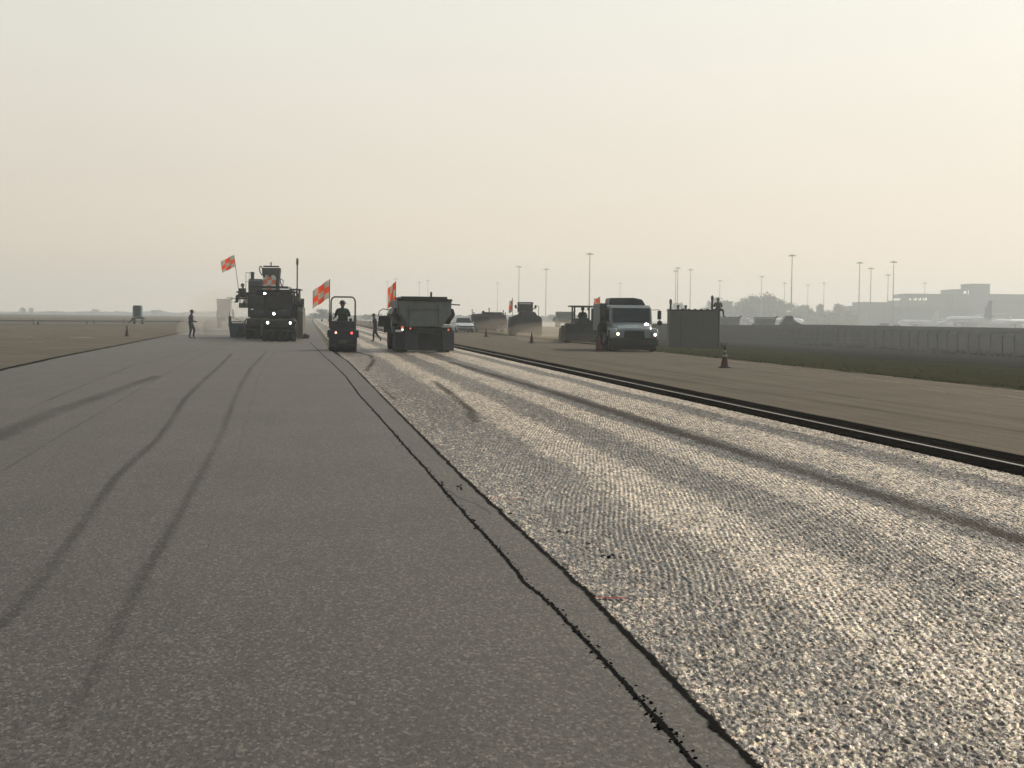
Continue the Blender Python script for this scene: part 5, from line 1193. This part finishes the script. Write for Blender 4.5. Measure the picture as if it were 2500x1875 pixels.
# ------------------------------------------------------------------ airliners (nose = +y)
def airliner(loc, rot, label, scale=1, fin='aircraft_fin', light=None):
    r = thing('airliner', label, 'aircraft', loc, rot, 'airliners parked on the hazy apron', scale)
    b = MB(); b.lathe([(-19, .25), (-17, .8), (-13, 1.5), (-8, 1.95), (12, 1.98), (15, 1.75), (17, 1.25), (18.3, .6), (18.8, .1)], (0, 0, 3.6), (0, 1, 0), 24); f = b.build('fuselage', 'aircraft_white', r, smooth=True)
    for sx in (-1, 1): b = MB(); b.prism([(-7, 4.0), (13, 4.0), (13, 4.25), (-7, 4.25)], 'x', *sorted((sx * 1.93, sx * 1.99))); b.build('window_band', 'glass_dark', f)
    for sx in (-1, 1):
        b = MB(); q0 = [Vector((sx * 1.2, 4.0, 2.8)), Vector((sx * 1.2, -3.2, 2.8)), Vector((sx * 16.8, -5.6, 4.4)), Vector((sx * 16.8, -3.9, 4.4))]
        up = [p + Vector((0, 0, .55 if abs(p.x) < 5 else .15)) for p in q0]
        A = [b.bm.verts.new(p) for p in q0]; B_ = [b.bm.verts.new(p) for p in up]
        for i in range(4): b.bm.faces.new((A[i], A[(i + 1) % 4], B_[(i + 1) % 4], B_[i]))
        b.bm.faces.new(A[::-1]); b.bm.faces.new(B_); b.prism([(-5.6, 4.5), (-3.9, 4.5), (-5.2, 6.2), (-6.0, 6.2)], 'x', *sorted((sx * 16.75, sx * 16.95))); b.build('wing', 'aircraft_white', r)
        b = MB(); q0 = [Vector((sx * .6, -14, 4.4)), Vector((sx * .6, -17, 4.4)), Vector((sx * 6, -18.4, 4.8)), Vector((sx * 6, -17, 4.8))]; up = [p + Vector((0, 0, .25)) for p in q0]
        A = [b.bm.verts.new(p) for p in q0]; B_ = [b.bm.verts.new(p) for p in up]
        for i in range(4): b.bm.faces.new((A[i], A[(i + 1) % 4], B_[(i + 1) % 4], B_[i]))
        b.bm.faces.new(A[::-1]); b.bm.faces.new(B_); b.build('tailplane', 'aircraft_white', r)
        b = MB(); b.lathe([(-2, .6), (-1, .95), (1.6, 1.05), (2.2, .9)], (sx * 5.6, 2.0, 1.9), (0, 1, 0), 18); b.build('engine', 'aircraft_white', r)
        b = MB(); b.cyl((sx * 2.6, -1, 0.5), (sx * 2.6, -1, 3), .18); b.lathe([(-.4, .5), (.4, .5)], (sx * 2.6, -1, .5), (1, 0, 0), 16); b.build('landing_gear', 'dark_steel', r)
    b = MB(); b.prism([(-12.5, 5.2), (-16.4, 11.9), (-18.6, 11.9), (-18.2, 4.2)], 'x', -.16, .16); b.build('tail_fin', fin, r)
    b = MB(); b.cyl((0, 13.5, .4), (0, 13.5, 2), .15); b.lathe([(-.25, .4), (.25, .4)], (0, 13.5, .4), (1, 0, 0), 14); b.build('landing_gear', 'dark_steel', r)
    if light:
        p, m, rad = light; b = MB(); b.ball(p, rad, sub=2); b.build('position_light', m, r)
    return r
airliner((at(2362, 790, 740).x, 740, -1.6), R(14), 'airliner seen from behind with its fin standing in front of the terminal tower', 1.12)
airliner((at(2240, 790, 800).x, 800, -1.6), R(28), 'smaller airliner seen from behind left of the one below the tower', .78, 'aircraft_white')
airliner((at(2475, 790, 790).x, 790, -1.6), R(-68), 'airliner at the right frame edge with a bright yellow landing light', .95, light=((-3.5, 12.8, 4.2), 'landing_lamp', .55))
airliner((at(1897, 790, 820).x, 820, -1.6), R(-74), 'airliner in front of the trees with a red light at its nose', .82, 'building_wall', light=((-2.2, 13.5, 5.0), 'beacon_red', .5))
# service vehicles on the apron
for (x, s, lb_) in ((2155, 1.0, 'orange service truck on the apron left of the airliners'), (2185, .8, 'small dark service car with a lit lamp on the apron'), (2005, .9, 'white service van standing on the apron below the tree gap')):
    r = thing('service_vehicle', lb_, 'vehicle', (at(x, 790, 640).x, 640, -1.6), R(80), 'service vehicles on the apron', s)
    m_ = 'cone_orange' if 'orange' in lb_ else ('dark_steel' if 'dark' in lb_ else 'white_paint')
    b = MB(); b.prism([(-2.4, .5), (-2.4, 2.6), (.8, 2.6), (1.0, 2.0), (2.0, 1.9), (2.5, 1.2), (2.5, .5)], 'x', -1, 1); b.build('body', m_, r, bevel=.06)
    for y in (-1.5, 1.6):
        for sx in (-1, 1): wheel(r, sx * .9, y, .45, .3)
    if 'lit' in lb_: lamp(r, 'headlight', (.6, -2.42, 1.2), .35, 'work_lamp')
# distant trucks
GD = None
far_dump_truck((at(1381, 795, 285).x, 285, -.1), R(3), 'hazy pale green dump truck between the two loaders'); 
far_dump_truck((at(1784, 795, 300).x, 300, -1.5), R(4), 'hazy dump truck behind the fence just right of the concrete block').scale = (1.2, 1.2, 1.32)
far_dump_truck((at(1871, 795, 300).x, 300, -1.5), R(-3), 'hazy dump truck behind the fence below the highest trees').scale = (1.2, 1.2, 1.32)
far_loader((at(1930, 795, 290).x, 290, -1.4), R(0), 'hazy dark loader behind the fence at the foot of the tall mast').scale = (1.1, 1.1, 1.25)
gd = dump = far_dump_truck((at(546, 800, 175).x, 175, 0), LANE, 'pale dump truck swallowed by smoke left of the paver'); gd['group'] = 'hazy dump trucks in the distance'; gd.scale = (.52, .6, 1.15)
# tiny dark markers far off
for i, (x, y, h, lb_) in enumerate(((82, 792, 13, 'thin dark marker post on the far left border'), (93, 792, 6, 'squat dark box beside the thin marker post'), (212, 791, 8, 'short marker in the middle of the far left border'), (230, 791, 9, 'short marker right of the middle one on the far left border'), (303, 789, 10, 'short marker just left of the portable toilet'),
                                    (764, 786, 9, 'far post near the foot of the paver'), (786, 785, 6, 'far squat marker left of the small roller'), (802, 785, 6, 'far squat marker touching the small roller'), (904, 791, 10, 'far post left of the walking worker'))):
    p = G(x, y, -.05); k = p.y / FPX; r = thing('runway_marker', lb_, 'marker', p, 0, 'small dark markers far out on the airfield')
    wq = 1.4 if h > 7 else 4
    b = MB(); b.box((0, 0, h * k * .5), (wq * k, wq * k, h * k), (.8, .8, 0, 0)); b.build('post', 'dark_steel', r); b = MB(); b.box((0, 0, .03), (wq * k * 1.8, wq * k * 1.8, .06)); b.build('base', 'dark_steel', r)

# ------------------------------------------------------------------ air: thin even haze over everything, local smoke and dust
def volume_box(name, lo_, hi_, col, dens, aniso=.3):
    b = MB(); b.box([(a + c) / 2 for a, c in zip(lo_, hi_)], [c - a for a, c in zip(lo_, hi_)])
    m = bpy.data.materials.new(name); m.use_nodes = True; t = m.node_tree; t.nodes.clear(); o_ = t.nodes.new('ShaderNodeOutputMaterial'); p = t.nodes.new('ShaderNodeVolumePrincipled')
    p.inputs['Color'].default_value = (*col, 1); p.inputs['Density'].default_value = dens; p.inputs['Anisotropy'].default_value = aniso
    t.links.new(p.outputs[0], o_.inputs['Volume']); MATS[name] = m
    return b.build(name, name)
hz = volume_box('haze', (-2200, -350, -3.0), (2200, 2200, 46), (.88, .955, 1.0), .00068, .35)
tag(hz, 'thin smoky haze over the whole airfield', kind='stuff')
def puff(name, blobs, col, dens, label, nscale=.35):
    b = MB()
    for c, rx, ry, rz in blobs: b.ball(c, 1, (rx, ry, rz), 3)
    m = bpy.data.materials.new(name); m.use_nodes = True; t = m.node_tree; t.nodes.clear(); o_ = t.nodes.new('ShaderNodeOutputMaterial'); p = t.nodes.new('ShaderNodeVolumePrincipled')
    p.inputs['Color'].default_value = (*col, 1); p.inputs['Density'].default_value = dens; p.inputs['Anisotropy'].default_value = .45
    t.links.new(p.outputs[0], o_.inputs['Volume']); m.cycles.homogeneous_volume = True; MATS[name] = m
    o = b.build(name, name); tag(o, label, kind='stuff'); return o
def px3(x, y, Y): return tuple(at(x, y, Y))
puff('smoke', [(px3(520, 805, 118), 2.6, 5, 1.2), (px3(506, 800, 120), 2.0, 4, 1.3), (px3(538, 775, 120), 2.0, 5, 2.0), (px3(560, 800, 116), 2.0, 3.5, 1.6), (px3(548, 745, 124), 1.8, 4, 1.5), (px3(540, 760, 150), 3.2, 6, 2.2)],
     (1.0, .97, .93), .040, 'pale smoke drifting left of the paver')
puff('dust', [(px3(1400, 822, 108), 4.0, 8, .9), (px3(1365, 812, 125), 4.5, 9, .9), (px3(1330, 806, 145), 4.5, 9, .9), (px3(1440, 830, 99), 2.0, 1.5, .5), (px3(1300, 800, 160), 6.5, 9, 1.1)],
     (.82, .72, .60), .013, 'brownish dust blowing around the loaders')
